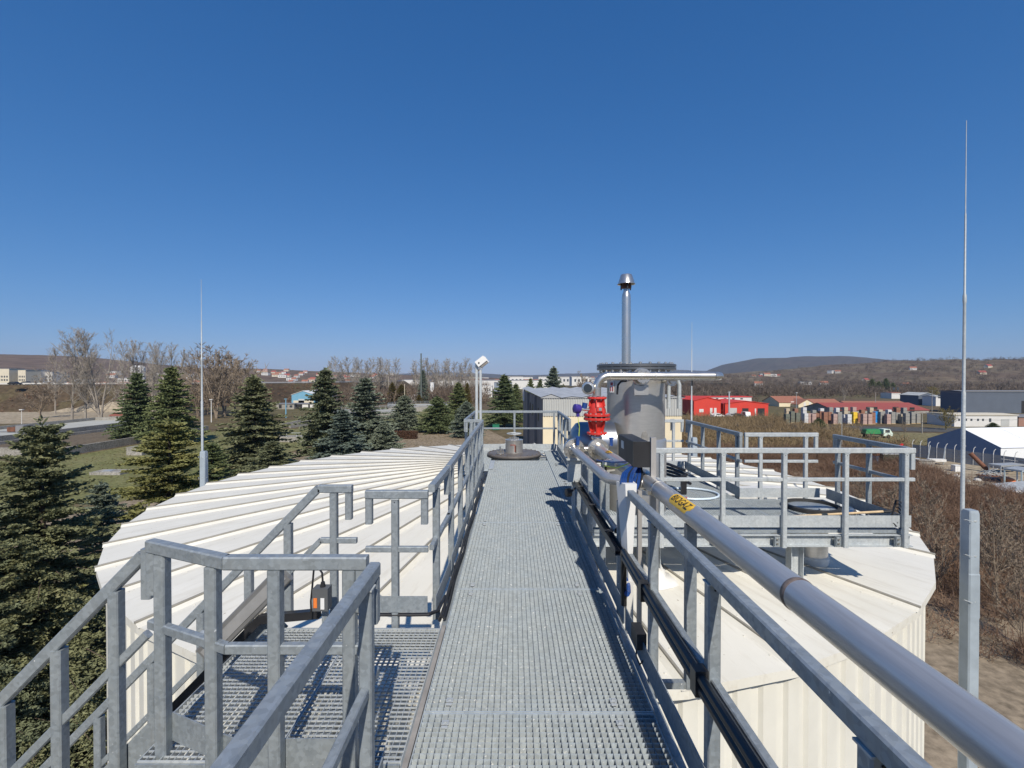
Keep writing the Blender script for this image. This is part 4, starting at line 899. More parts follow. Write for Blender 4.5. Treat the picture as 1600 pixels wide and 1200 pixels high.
def conifer_meshes(seed, h, r, base, leaf, step=0.20, per=6, den=0.13, bl=(0.16, 0.34), bw=0.045, nb=3, droop=0.25, ragged=0.25, lat=1.0):
    rnd = random.Random(seed); V, F = [], []
    tr = MB(); tr.tube([(0, 0, 0), (0.03, 0, h*0.35), (-0.02, 0.03, h*0.7), (0, 0, h*0.97)], 0.018*h, 7, r1=0.02)
    z = base
    while z < h - 0.15:
        t = (h - z)/(h - base); env = r*(t**0.78)*(0.72 + 0.28*min(1, (z-base)/(0.12*h)+0.35))
        for k in range(per):
            az = rnd.uniform(0, 2*math.pi); L = env*rnd.uniform(1-ragged*1.6, 1+ragged*0.5) + 0.12
            el = 0.10 + 0.55*(1-t)**1.5 + rnd.uniform(-.12, .12)
            dh = Vector((math.cos(az), math.sin(az), 0)); side = Vector((-dh.y, dh.x, 0))
            n = max(3, int(L/den)); z0 = min(z + rnd.uniform(-1.6, 1.6)*step, h - 0.35 - 0.25*L)
            if L > 0.5*r and rnd.random() < 0.5:
                tr.tube([(0, 0, z0), dh*L*0.5 + Vector((0,0,z0+L*0.5*el)), dh*L*0.92 + Vector((0,0,z0 + L*0.92*el - droop*L*0.85))], 0.022, 3, r1=0.006)
            for i in range(n):
                s = (i + rnd.random())/n
                if s < 0.12 and L > 0.8: continue
                p = dh*(L*s) + Vector((0, 0, z0 + L*s*el - droop*L*s*s*(1.6 - 0.7*s)))
                for _ in range(nb):
                    ang = rnd.gauss(0, 0.75); dirv = (dh*math.cos(ang) + side*math.sin(ang) + Vector((0,0,rnd.uniform(-.30, .55)))).normalized()
                    l = rnd.uniform(*bl)*(1.1 - 0.45*s); w = bw*rnd.uniform(0.7, 1.3)
                    q = p + side*rnd.gauss(0, lat*0.16*L*min(1, 2.2*(1-s))*s**0.5+0.03) + Vector((0,0,rnd.uniform(-.05, .05)))
                    sd = dirv.cross(Vector((rnd.uniform(-1,1), rnd.uniform(-1,1), rnd.uniform(-.6,.9)))).normalized()*w
                    m_ = q + dirv*l*0.45 + Vector((0,0,0.02)); b0 = len(V)
                    V.extend((tuple(q), tuple(m_ + sd), tuple(q + dirv*l), tuple(m_ - sd))); F.append((b0, b0+1, b0+2, b0+3))
        z += step*rnd.uniform(0.7, 1.3)
    for i in range(60):                              # leader shoot
        q = Vector((rnd.gauss(0, .03), rnd.gauss(0, .03), h - rnd.uniform(0, 0.07*h))); az = rnd.uniform(0, 6.28)
        dirv = Vector((math.cos(az)*0.6, math.sin(az)*0.6, rnd.uniform(.3, 1.2))).normalized(); l = bl[1]*rnd.uniform(.5, 1); sd = dirv.orthogonal().normalized()*bw*0.8
        b0 = len(V); V.extend((tuple(q), tuple(q + dirv*l*.45 + sd), tuple(q + dirv*l), tuple(q + dirv*l*.45 - sd))); F.append((b0, b0+1, b0+2, b0+3))
    cm = bpy.data.meshes.new('crown'); cm.from_pydata(V, [], F); cm.materials.append(leaf); cm.update()
    return cm, tr.mesh('trunk', bark)
def place_tree(name, label, meshes, loc, rz=0, s=1.0, sz=None, group=None, cat='tree', leaf=None):
    t = thing(name, label, cat, loc, rz, group); sz = sz or s
    c = link('crown', meshes[0], t, scale=(s, s, sz)); link('trunk', meshes[1], t, scale=(s, s, sz))
    if leaf: c.material_slots[0].link = 'OBJECT'; c.material_slots[0].material = leaf
    return t
nearA = conifer_meshes(11, 12.4, 3.7, 0.6, leaf_olive, step=0.16, per=7, den=0.07, bl=(0.09, 0.24), bw=0.034, nb=11, ragged=0.40, lat=0.55)
nearB = conifer_meshes(23, 11.8, 3.4, 0.6, leaf_olive, step=0.18, per=6, den=0.065, bl=(0.10, 0.26), bw=0.036, nb=11, ragged=0.40, lat=0.55)
farA = conifer_meshes(31, 14.5, 4.6, 1.4, leaf_green, step=0.24, per=8, den=0.21, bl=(0.28, 0.62), bw=0.12, nb=8, ragged=0.30)
farB = conifer_meshes(37, 14.5, 4.2, 0.9, leaf_olive, step=0.25, per=8, den=0.21, bl=(0.26, 0.60), bw=0.11, nb=9, ragged=0.46, lat=0.8)
farC = conifer_meshes(41, 10.0, 4.6, 0.9, leaf_blue, step=0.21, per=8, den=0.21, bl=(0.26, 0.58), bw=0.11, nb=8, ragged=0.24)

def ctree(label, meshes, h0, xt, yt, Y, h=None, rad=None, r0=4.5, name='spruce_tree', leaf=None, rz=None, group='spruces around the plant'):
    p = at(xt, yt, Y); hh = h or (p.z - GZ); sz = hh/h0; s = (rad/r0) if rad else sz
    return place_tree(name, label, meshes, (p.x, Y, p.z - hh), rz if rz is not None else random.Random(int(xt*7)).uniform(0, 6), s, sz, group, leaf=leaf)
ctree('big near spruce filling the left edge of the picture', nearA, 12.4, 62, 655, 17.0, r0=3.7, rad=4.33, rz=0.4)
ctree('near spruce cut off by the left picture edge behind the biggest one', nearB, 11.8, -75, 690, 15.5, r0=3.4, rad=3.65, rz=2.0)
ctree('sparse blue-grey spruce low between the two near spruces', nearB, 11.8, 155, 752, 21.5, r0=3.4, rad=2.62, leaf=leaf_blue, rz=1.1)
ctree('yellowish near spruce just left of the lightning rod at the roof rim', nearB, 11.8, 262, 655, 26.0, leaf=leaf_yellow, r0=3.4, rad=5.20, rz=3.6)
ctree('low spruce tucked beside the tank rim right of the left lightning rod', nearA, 12.4, 330, 690, 34.0, r0=3.7, rad=3.65, leaf=leaf_green, rz=4.0)
ctree('dark spruce with bare trunk foot standing on the basin edge', farA, 14.5, 213, 582, 104, rad=5.70, r0=4.6)
ctree('tall dark spruce right behind the lightning rod on the left', farA, 14.5, 267, 573, 98, rad=6.38, r0=4.6)
ctree('tall olive spruce left of the blue-gabled hall', farB, 14.5, 396, 588, 66, rad=6.16, r0=4.2)
ctree('low bushy spruce at the foot of the tall olive one', farB, 14.5, 425, 690, 60, rad=4.56, r0=4.2)
ctree('spruce with rusty brown top in front of the blue-gabled hall', farB, 14.5, 508, 577, 74, rad=5.59, r0=4.2)
ctree('short filler spruce between the rusty-topped and the grey spruce', farB, 14.5, 535, 640, 70, rad=5.02, r0=4.2, leaf=leaf_blue)
ctree('grey-green spruce just right of the rusty-topped one', farB, 14.5, 570, 590, 80, rad=6.38, r0=4.2, leaf=leaf_blue)
ctree('low spruce at the tank rim right of the grey-green one', farC, 10, 600, 660, 74, rad=3.88, r0=4.6)
ctree('broad blue spruce above the clipped brown hedge', farC, 10, 632, 618, 124, rad=5.70, r0=4.6)
ctree('dark lone spruce on the dirt with a round shadow under it', farC, 10, 683, 620, 121, rad=6.04, r0=4.6, leaf=leaf_green)
ctree('dark spruce behind the lone one left of the floodlight pole', farA, 14.5, 716, 598, 138, rad=5.24, r0=4.6)
ctree('pale blue spruce directly left of the floodlight pole', farC, 10, 729, 628, 112, rad=5.02, r0=4.6)
ctree('slender far spruce in front of the white warehouse', farA, 14.5, 661, 578, 265, rad=4.56, r0=4.6, leaf=leaf_blue)
ctree('big dark spruce between floodlight pole and yellow hall', farA, 14.5, 788, 586, 134, rad=6.38, r0=4.6)
ctree('narrow dark spruce touching the yellow hall on its left', farA, 14.5, 806, 600, 150, rad=4.33, r0=4.6)
ctree('spruce rising behind the roof of the yellow hall', farA, 14.5, 865, 574, 150, rad=5.70, r0=4.6, leaf=leaf_blue)
ctree('small spruce top left behind the yellow hall roof', farA, 14.5, 829, 591, 190, rad=3.88, r0=4.6)
ctree('small spruce top second from left behind the yellow hall roof', farA, 14.5, 844, 592, 200, rad=3.65, r0=4.6)
for lab, x, y, Y, rd in (('left one of the ochre thuja trees in front of the woods', 613, 598, 270, 4.4), ('right one of the ochre thuja trees in front of the woods', 627, 601, 262, 4.8),
                         ('ochre thuja just left of the floodlight pole', 730, 598, 240, 2.9), ('low ochre thuja behind the yellow hall roof', 880, 601, 170, 3.6), ('small ochre thuja beside the white tower', 655, 617, 250, 2.8)):
    ctree(lab, farC, 10, x, y, Y, rad=rd, r0=4.6, name='thuja_tree', leaf=leaf_ochre, group='ochre thujas')
ctree('round dark green bush beside the road on the right', farC, 10, 1279, 654, 136, rad=2.6, r0=4.6, name='evergreen_bush', leaf=leaf_green, group='evergreen bushes')
ctree('small dark bush in front of the white windowed building', farC, 10, 1550, 660, 132, rad=2.0, r0=4.6, name='evergreen_bush', leaf=leaf_green, group='evergreen bushes')
for k, (x, y) in enumerate(((1362, 592), (1372, 596), (1383, 591), (1394, 598))):
    ctree('dark pine, ' + ORD[k] + ' from the left in the clump above the red roofs', farA, 14.5, x, y, 520, h=24, rad=9, r0=4.6, name='pine_tree', leaf=leaf_green, group='pine clump on the slope')

sheet('dark_ground', [(-45, -6), (-1.0, -6), (-1.0, 2.0), (-4, 4.5), (-7, 7), (-9, 11.5), (-9, 17), (-16, 24), (-24, 30), (-45, 24)], m_ground('near_black_ground', [(0.022, 0.017, 0.012), (0.036, 0.028, 0.019), (0.055, 0.042, 0.028)], 0.4, scale2=4), 0.02)  # near-black sheet on the ground left of the tank
def bare_meshes(seed, h, spread, mat, up=0.75, n1=34, n2=7, n3=5, clear=0.2, wt=0.03, stems=1):
    rnd = random.Random(seed); mb = MB(); V, F = [], []
    def twig(p, d, l, w):
        sd = d.cross(Vector((rnd.uniform(-1,1), rnd.uniform(-1,1), rnd.uniform(-1,1))))
        if sd.length < 1e-3: return
        sd = sd.normalized()*w; b0 = len(V); V.extend((tuple(p+sd), tuple(p-sd), tuple(p + d*l))); F.append((b0, b0+1, b0+2))
    for s in range(stems):
        lean = Vector((rnd.uniform(-.12,.12), rnd.uniform(-.12,.12), 0))*(0.6 if stems == 1 else 2.4)
        hh = h*rnd.uniform(0.85, 1) if stems > 1 else h
        mb.tube([Vector((0,0,-0.3)), lean*hh*0.2 + Vector((0,0,hh*0.3)), lean*hh*0.55 + Vector((0.1,0,hh*0.65)), lean*hh*0.8 + Vector((0,0.1,hh))], 0.013*h, 6, r1=0.02)
        for k in range(n1//stems):
            t = clear + (1-clear)*((k+rnd.random())/(n1//stems))**0.9; p = lean*hh*0.8*t + Vector((0,0,hh*t)); az = rnd.uniform(0, 6.28)
            e = up + rnd.uniform(-.18, .18); d = Vector((math.cos(az)*math.cos(e), math.sin(az)*math.cos(e), math.sin(e)))
            L = spread*(1.15 - 0.75*t)*rnd.uniform(0.6, 1.15)
            p1 = p + d*L*0.5; d2 = (d + Vector((0,0,0.35))).normalized(); p2 = p1 + d2*L*0.55
            mb.tube([p, p1, p2], 0.0042*h*(1.2-t), 4, r1=0.012)
            for j in range(n2):
                s2 = rnd.uniform(0.2, 1.0); q = p.lerp(p1, s2*2) if s2 < 0.5 else p1.lerp(p2, s2*2-1)
                dd = (d2 + Vector((rnd.gauss(0,.55), rnd.gauss(0,.55), rnd.gauss(0.15,.4)))).normalized(); l2 = L*rnd.uniform(.18, .42)
                twig(q, dd, l2, wt*1.3)
                for i in range(n3):
                    q2 = q + dd*l2*rnd.uniform(.25, 1); d3 = (dd + Vector((rnd.gauss(0,.5), rnd.gauss(0,.5), rnd.gauss(0.2,.4)))).normalized()
                    twig(q2, d3, l2*rnd.uniform(.3, .75), wt)
    cm = bpy.data.meshes.new('crown'); cm.from_pydata(V, [], F); cm.materials.append(mat); cm.update()
    return cm, mb.mesh('trunk', mat)
popA = bare_meshes(5, 28, 9.0, bark_grey, up=0.85, n1=44, n2=13, n3=10, clear=0.16, wt=0.03)
popB = bare_meshes(9, 28, 8.0, bark_pale, up=0.95, n1=46, n2=13, n3=9, clear=0.14, wt=0.03)
popM = bare_meshes(13, 28, 9.0, bark_grey, up=0.95, n1=52, n2=13, n3=9, clear=0.06, wt=0.03, stems=4)
popF = bare_meshes(17, 26, 6.0, bark_pale, up=1.05, n1=50, n2=10, n3=7, clear=0.15, wt=0.06)
brnA = bare_meshes(19, 14, 7.0, bark_brown, up=0.75, n1=34, n2=10, n3=8, clear=0.08, wt=0.05, stems=3)
wilA = bare_meshes(29, 13, 7.5, m_plain('willow_twigs', (0.20, 0.165, 0.06), 0.9, 0, 0.2, 1), up=0.7, n1=50, n2=12, n3=9, clear=0.05, wt=0.045, stems=4)
def btree(label, meshes, h0, x, ytop, Y, name='bare_poplar', group='bare poplars on the left', w=1.0):
    p = at(x, ytop, Y); hh = p.z - GZ; s = hh/h0
    return place_tree(name, label, meshes, (p.x, Y, GZ), random.Random(int(x*3)).uniform(0, 6), s*w, s, group)
btree('bare poplar with long low limbs, leftmost of the trio by the gravel lot', popA, 28, 110, 527, 147, w=1.1)
btree('bare poplar in the middle of the trio by the gravel lot', popB, 28, 131, 528, 150)
btree('many-stemmed bare poplar on the right of the trio by the gravel lot', popM, 28, 155, 529, 148)
for k, (x, y) in enumerate(sorted(((84, 550), (192, 540), (208, 538), (222, 546), (238, 542), (252, 547), (266, 544), (283, 552), (298, 558), (240, 555)))):
    btree('bare poplar, ' + ORD[k] + ' from the left in the row behind the dark spruces', (popA, popB, popF)[k % 3], (28, 28, 26)[k % 3], x, y, 185 + 7*(k % 4), w=0.9)
for k, (x, y) in enumerate(sorted(((322, 555), (337, 553), (350, 556), (366, 556), (382, 575), (308, 572), (60, 596)))):
    btree('brown bare broadleaf tree, ' + ORD[k] + ' of its kind from the left edge', brnA, 14, x, y, 165 + 9*(k % 3), name='bare_tree', group='brown bare trees on the left', w=1.15)
for k in range(24):
    x = (516 + 9.2*k) if k < 12 else (650 + 8.6*(k-12)); y = 563 + random.Random(k).uniform(-3, 6) if k < 12 else 566 + random.Random(k).uniform(-4, 6)
    btree('tall far poplar, ' + ORD[k % 12] + ' from the left in the ' + ('left' if k < 12 else 'right') + ' pale skyline row', (popF, popB)[k % 2], (26, 28)[k % 2], x, y, 330 + 11*(k % 5), name='far_poplar', group='poplar row on the skyline', w=1.25)
btree('wide bare tree in front of the hillside above the red roofs', popM, 28, 1318, 606, 300, name='bare_tree', group='bare trees on the right')
btree('yellow-green willow beside the white windowed building', wilA, 13, 1477, 640, 128, name='willow_tree', group='bare trees on the right', w=0.95)
btree('small bare roadside tree left of the willow', brnA, 14, 1412, 660, 118, name='bare_tree', group='bare trees on the right', w=0.9)
btree('bare tree behind the yellow hall', brnA, 14, 912, 588, 210, name='bare_tree', group='bare trees on the right')
btree('yellow flowering tree in front of the far hall', wilA, 13, 1456, 605, 300, name='flowering_tree', group='bare trees on the right')

for k, (x, y) in enumerate(((1432, 905), (1470, 865), (1560, 900), (1592, 860), (1540, 835), (1450, 800), (1580, 805), (1395, 790), (1345, 770), (1598, 950))):
    p = ground(x, y + 60); place_tree('bare_sapling', 'pale leafless sapling standing out of the brown thicket on the right', brnA, p, k*1.3, 0.22 + 0.03*(k % 4), 0.30 + 0.04*(k % 3), 'saplings in the right thicket')
sheet('thicket_floor', gp((1040, 712), (1395, 722), (1900, 842), (2300, 1000), (1520, 1010), (1300, 960), (1040, 900)), m_ground('leaf_litter', [(0.10, 0.066, 0.045), (0.17, 0.118, 0.08), (0.25, 0.185, 0.12)], 0.25, scale2=2.2), 0.02)
# scrub and far-off woods: nobody could count the twigs
def scrub(name, label, mat, spots, seed, n=30, h=(1.2, 3.0), w=0.022, spread=0.9):
    rnd = random.Random(seed); V, F = [], []
    for x, y, z, k in spots:
        hh = rnd.uniform(*h)*k
        for _ in range(n):
            az = rnd.uniform(0, 6.28); e = rnd.uniform(0.25, 1.45)
            d = Vector((math.cos(az)*math.cos(e), math.sin(az)*math.cos(e), math.sin(e)))
            r0 = spread*hh*0.45*math.sqrt(rnd.random()); a0 = rnd.uniform(0, 6.28)
            p = Vector((x + r0*math.cos(a0), y + r0*math.sin(a0), z + hh*rnd.uniform(0, .62))); l = hh*rnd.uniform(.25, .6)
            sd = d.cross(Vector((rnd.uniform(-1,1), rnd.uniform(-1,1), rnd.uniform(-1,1)))).normalized()*w*rnd.uniform(.6, 1.5)*max(1, k)
            b0 = len(V); V.extend((tuple(p+sd), tuple(p-sd), tuple(p+d*l))); F.append((b0, b0+1, b0+2))
    me = bpy.data.meshes.new(name); me.from_pydata(V, [], F); me.materials.append(mat); me.update()
    return tag(link(name, me), label, 'undergrowth' if 'scrub' in name else 'woodland', kind='stuff')
scrub_m = m_leaf('dead_bramble_twigs', (0.13, 0.078, 0.054), (0.25, 0.160, 0.108), (0.44, 0.32, 0.21), 0.16)
rnd = random.Random(77); sp1 = []
while len(sp1) < 5300:
    x = rnd.uniform(7, 62); y = rnd.uniform(22, 92)
    if rnd.random() > 1.25 - y/110: continue
    px = VX + x/y*FPX; py = VY + (EYE-GZ)/y*FPX
    if px < 1040 or px > 1760: continue
    if px > 1395 and py < 716 + (px-1395)*0.23: continue
    if y < 34 and x < 13 + (34-y)*0.95: continue
    cl = pnoise(x*0.16, y*0.16)
    if cl < -0.22 and rnd.random() < 0.8: continue
    sp1.append((x, y, GZ, rnd.uniform(0.55, 1.0)*(1.0 + 0.9*max(-0.3, cl))))
scrub('scrub_thicket', 'tangled brown leafless thicket on the right below the tank', scrub_m, sp1, 5, n=58, h=(1.0, 2.8), w=0.0125)
sp1 = []
while len(sp1) < 1050:
    y = rnd.uniform(92, 160); px = rnd.uniform(1040, 1420); x = (px-VX)/FPX*y
    if px > 1230 and y > 128: continue
    if px > 1340 and y > 100: continue
    sp1.append((x, y, GZ, rnd.uniform(0.8, 1.5)))
scrub('scrub_belt', 'belt of brown bushes between the platform and the red halls', m_leaf('olive_brown_twigs', (0.16, 0.115, 0.07), (0.27, 0.205, 0.12), (0.40, 0.33, 0.20), 0.08), sp1, 6, n=36, h=(1.2, 3.0), w=0.03)
wood_m = m_leaf('bare_woodland_twigs', (0.11, 0.082, 0.064), (0.17, 0.130, 0.098), (0.22, 0.17, 0.125), 0.05)
sp1 = []
for _ in range(1500):
    px = rnd.uniform(330, 760); y = rnd.uniform(255, 520); x = (px-VX)/FPX*y
    if px < 500 and y < 300: y += 60
    sp1.append((x, y, GZ, rnd.uniform(0.7, 1.3)))
scrub('far_woodland', 'brown leafless woodland in the distance behind the spruces', wood_m, sp1, 7, n=36, h=(6, 11), w=0.14, spread=1.0)
sp1 = []
for _ in range(1700):
    px = rnd.uniform(900, 1620); y = rnd.uniform(240, 700); x = (px-VX)/FPX*y
    if px > 1180 and y < 330: y += 130
    sp1.append((x, y, hillR.z(x, y) if y > 455 else GZ, rnd.uniform(0.7, 1.25)))
for _ in range(1500):
    px = rnd.uniform(1040, 1640); y = rnd.uniform(600, 1240); x = (px-VX)/FPX*y
    sp1.append((x, y, hillR.z(x, y)-0.5, rnd.uniform(0.7, 1.3)))
scrub('hill_woodland', 'brown leafless woodland at the foot of the right hills', wood_m, sp1, 8, n=34, h=(5, 10), w=0.15, spread=1.0)
sp1 = []
for _ in range(700):
    t_ = rnd.random(); i = rnd.randrange(0, 4); a, b = EB[i], EB[i+1]; q = (a[0]+(b[0]-a[0])*t_, a[1]+(b[1]-a[1])*t_); o_ = rnd.uniform(9, 27)
    d = Vector((b[0]-a[0], b[1]-a[1])).normalized(); sp1.append((q[0]+d.y*o_, q[1]-d.x*o_, GZ + (EZ-GZ)*max(0, min(1, (24-o_)/16)) - 0.2, rnd.uniform(.6, 1.1)))
scrub('bank_scrub', 'dead brown scrub covering the highway embankment', scrub_m, sp1, 9, n=30, h=(1.0, 2.6), w=0.06)
# tufts of dry grass
V, F = [], []
for _ in range(17000):
    r_ = rnd.random()
    if r_ < 0.75: p = Vector((rnd.uniform(-92, -12), rnd.uniform(54, 210), GZ+0.05))
    else: p = Vector((rnd.uniform(75, 130), rnd.uniform(80, 106), GZ+0.04))
    if -126 < p.x < -79 and 82 < p.y < 142: continue
    if 1.02 < p.x/p.y < 1.25 and 74 < p.y < 92: continue
    for k in range(2):
        a_ = rnd.uniform(0, 6.28); s_ = rnd.uniform(.05, .12); d = Vector((math.cos(a_), math.sin(a_), 0))*s_; b0 = len(V)
        V.extend((tuple(p-d), tuple(p+d), tuple(p + Vector((rnd.uniform(-.2,.2), rnd.uniform(-.2,.2), s_*rnd.uniform(.7, 1.6)))))); F.append((b0, b0+1, b0+2))
me = bpy.data.meshes.new('grass_tufts'); me.from_pydata(V, [], F); me.materials.append(m_leaf('dry_grass_blades', (0.14, 0.12, 0.055), (0.22, 0.18, 0.09), (0.30, 0.24, 0.13), 0.05)); me.update()
tag(link('grass_tufts', me), 'tufts of dry grass scattered over the lawns and verges', 'grass', kind='stuff')
# clipped hedge
hp = ground(625, 686); sp1 = [(hp.x + rnd.uniform(-4.0, 4.0), hp.y + rnd.uniform(-.8, .8), GZ, 1) for _ in range(120)]
t = thing('clipped_hedge', 'low clipped russet hedge on the dirt below the blue spruce', 'hedge', (hp.x, hp.y, GZ))
V, F = [], []
for _ in range(5200):
    p = Vector((rnd.uniform(-3.9, 3.9), rnd.uniform(-.85, .85), rnd.uniform(0.0, 1.85))); d = Vector((rnd.gauss(0,1), rnd.gauss(0,1), rnd.gauss(0,1))).normalized(); s_ = d.orthogonal().normalized()*0.06
    b0 = len(V); V.extend((tuple(p+s_), tuple(p-s_), tuple(p+d*0.28))); F.append((b0, b0+1, b0+2))
me = bpy.data.meshes.new('foliage'); me.from_pydata(V, [], F); me.materials.append(m_leaf('russet_hedge_leaves', (0.07, 0.035, 0.02), (0.12, 0.06, 0.035), None, 2.0)); link('foliage', me, t)

# ------------------------------------------------------------------ buildings
def bm_(name, c, rough=0.7, var=0.06, scale=0.4): return m_plain(name, c, rough, 0, var, scale)
b_white = bm_('white_render', (0.62, 0.61, 0.59)); b_red = bm_('red_cladding', (0.58, 0.045, 0.028)); b_blue = bm_('light_blue_cladding', (0.16, 0.36, 0.50))
b_yel = bm_('pale_yellow_render', (0.70, 0.61, 0.43)); b_tile = bm_('orange_roof_tiles', (0.30, 0.125, 0.08), 0.8, 0.15, 1.5); b_dred = bm_('dark_red_sheet_roof', (0.30, 0.07, 0.055))
b_navy = bm_('slate_blue_cladding', (0.095, 0.115, 0.15)); b_conc = concrete; b_dark = bm_('dark_opening', (0.02, 0.02, 0.022)); b_glass = m_plain('window_glass', (0.05, 0.06, 0.075), 0.15, 0, 0.2, 0.5)
b_grey = bm_('grey_sheet_wall', (0.42, 0.43, 0.42)); b_cream = bm_('cream_render', (0.62, 0.56, 0.44)); b_roofgrey = bm_('grey_roof', (0.20, 0.20, 0.205)); b_tent = m_plain('white_tarpaulin', (0.78, 0.79, 0.80), 0.5, 0, 0.03, 0.3)
def house(name, label, cat, X0, X1, Y, depth, z0, ze, rise, ridge, wall, roof, wins=(), group=None, over=0.25, rz=0.0, cap=None):
    """front wall at distance Y from X0 to X1; ridge 'x' along the front, 'y' gable to the front; wins (u0,u1,v0,v1,mat,name) in 0..1 of the front, v in metres"""
    W = X1 - X0; t = thing(name, label, cat, ((X0+X1)/2, Y, z0), rz, group); h = ze - z0; a = W/2; mb = MB()
    if ridge == 'y':
        mb.add([(-a,0,0),(a,0,0),(a,0,h),(0,0,h+rise),(-a,0,h)], [(0,1,2,3,4)]); mb.add([(-a,depth,0),(a,depth,0),(a,depth,h),(0,depth,h+rise),(-a,depth,h)], [(4,3,2,1,0)])
        mb.add([(-a,0,0),(-a,0,h),(-a,depth,h),(-a,depth,0)], [(0,1,2,3)]); mb.add([(a,0,0),(a,depth,0),(a,depth,h),(a,0,h)], [(0,1,2,3)])
    else:
        mb.add([(-a,0,0),(a,0,0),(a,0,h),(-a,0,h)], [(0,1,2,3)]); mb.add([(-a,depth,0),(-a,depth,h),(a,depth,h),(a,depth,0)], [(0,1,2,3)])
        for s, f in ((-a, (4,3,2,1,0)), (a, (0,1,2,3,4))): mb.add([(s,0,0),(s,depth,0),(s,depth,h),(s,depth/2,h+rise),(s,0,h)], [f])
    mb.build('wall', wall, t, local=True, smooth=False)
    rb = MB(); th = 0.18; o = over
    if ridge == 'y':
        k = rise/a
        for s in (-1, 1):
            P = [(0,-o,h+rise+0.02), (s*(a+o),-o,h-o*k+0.02), (s*(a+o),depth+o,h-o*k+0.02), (0,depth+o,h+rise+0.02)]
            rb.add(P + [(x,y,z+th) for x,y,z in P], [(0,1,2,3),(7,6,5,4),(0,4,5,1),(1,5,6,2),(2,6,7,3)])
    else:
        k = rise/(depth/2)
        for s in (0, 1):
            ya, yb = (-o, depth/2) if s == 0 else (depth+o, depth/2)
            P = [(-a-o,ya,h-o*k+0.02), (a+o,ya,h-o*k+0.02), (a+o,yb,h+rise+0.02), (-a-o,yb,h+rise+0.02)]
            rb.add(P + [(x,y,z+th) for x,y,z in P], [(0,1,2,3),(7,6,5,4),(0,4,5,1),(1,5,6,2),(3,7,4,0)])
    rb.build('roof', roof, t, local=True, smooth=False)
    for u0, u1, v0, v1, m, nm in wins:
        MB().bb(-a+W*u0, -a+W*u1, -0.06, 0.02, v0, v1).build(nm, m, t, local=True, smooth=False)
    return t
def hx(x, Y): return (x-VX)/FPX*Y
def hz(y, Y): return EYE-(y-VY)/FPX*Y
# yellow hall with corrugated attic straight ahead
HY = 60.0; HA, HB = hx(848, HY), hx(1067, HY); HT = hz(622, HY); HM = hz(648, HY)
t = thing('yellow_hall', 'pale yellow industrial hall with grey corrugated upper band and glinting sheet roof', 'building', ((HA+HB)/2, HY, GZ), R(2.2))
a = (HB-HA)/2; zt = HT-GZ; zm = HM-GZ; dp = 42
mb = MB(); mb.add([(-a,0,0),(a,0,0),(a,0,zm),(-a,0,zm)], [(0,1,2,3)]); mb.add([(a,0,0),(a,dp,0),(a,dp,zm),(a,0,zm)], [(0,1,2,3)]); mb.build('front_wall', b_yel, t, local=True, smooth=False)
sd = MB(); sd.add([(-a,0,0),(-a,0,zt),(-a,dp,zt),(-a,dp,0)], [(0,1,2,3)]); sd.build('side_wall', bm_('shade_toned_side_wall', (0.24, 0.215, 0.195), 0.8, 0.2, 0.2), t, local=True, smooth=False)  # shade on the left wall is put into its darker colour
cb = MB(); n = int(2*a/0.30); vs = []
for k in range(n+1):
    for q, o in ((0, -0.06), (0.5, -0.06), (0.6, -0.14), (0.9, -0.14)):
        x = -a + (k+q)*2*a/n
        if x <= a + 0.001: vs += [(x, o, zm-0.15), (x, o, zt)]
cb.add(vs, [(2*i, 2*i+2, 2*i+3, 2*i+1) for i in range(len(vs)//2-1)]); cb.build('corrugated_band', b_grey, t, local=True, smooth=False)
rf = MB(); nr = 7; vs = []; rzz = random.Random(2); hts = [0.06 + (rzz.uniform(0.15, 0.5) if k % 2 else rzz.uniform(0, .08)) for k in range(nr*2+1)]
for k in range(nr*2+1):
    x = -a-0.3 + (2*a+0.6)*k/(nr*2); z = zt + hts[k]
    vs += [(x, -0.3, z), (x, dp, z+0.3)]
rf.add(vs, [(2*i, 2*i+2, 2*i+3, 2*i+1) for i in range(nr*2)]); rf.build('roof', m_plain('glinting_blue_sheet', (0.47, 0.465, 0.45), 0.45, 0.1, 0.25, 0.6), t, local=True, smooth=False)
fr = MB()
for k in range(nr*2):
    xa = -a-0.3 + (2*a+0.6)*k/(nr*2); xb = -a-0.3 + (2*a+0.6)*(k+1)/(nr*2)
    fr.add([(xa,-0.2,zt),(xb,-0.2,zt),(xb,-0.2,zt+hts[k+1]-0.01),(xa,-0.2,zt+hts[k]-0.01)], [(0,1,2,3)])
fr.build('gable_strip', bm_('roof_fascia', (0.34, 0.35, 0.36)), t, local=True, smooth=False)
for u in (0.14, 0.18, 0.55, 0.60, 0.93):
    x = -a+2*a*u; w = MB().bb(x-0.26, x+0.26, -0.05, 0.03, zm-2.0, zm-0.55).build('window', b_roofgrey, t, local=True, smooth=False)
    MB().bb(x-0.2, x+0.2, -0.06, -0.052, zm-1.92, zm-0.62).build('pane', b_glass, w, local=True, smooth=False)
for y in (6, 11, 16, 21, 26):
    MB().bb(-a-0.06, -a+0.02, y-0.6, y+0.6, zt-3.4, zt-1.6).build('window', b_glass, t, local=True, smooth=False)
for y in (9, 24):
    MB().bb(-a-0.35, -a-0.05, y-0.15, y+0.15, 0, zt).build('pilaster', b_roofgrey, t, local=True, smooth=False)
MB().cyl((-a-0.2, 36, zt-2), (-a-0.2, 36, zt+0.4), 0.25, n=10).build('downpipe_head', white_paint, t, local=True)
MB().bb(a*0.1-1.6, a*0.1+1.6, -3.0, -0.2, 0, 1.0).build('annex', white_dirty, t, local=True, smooth=False)

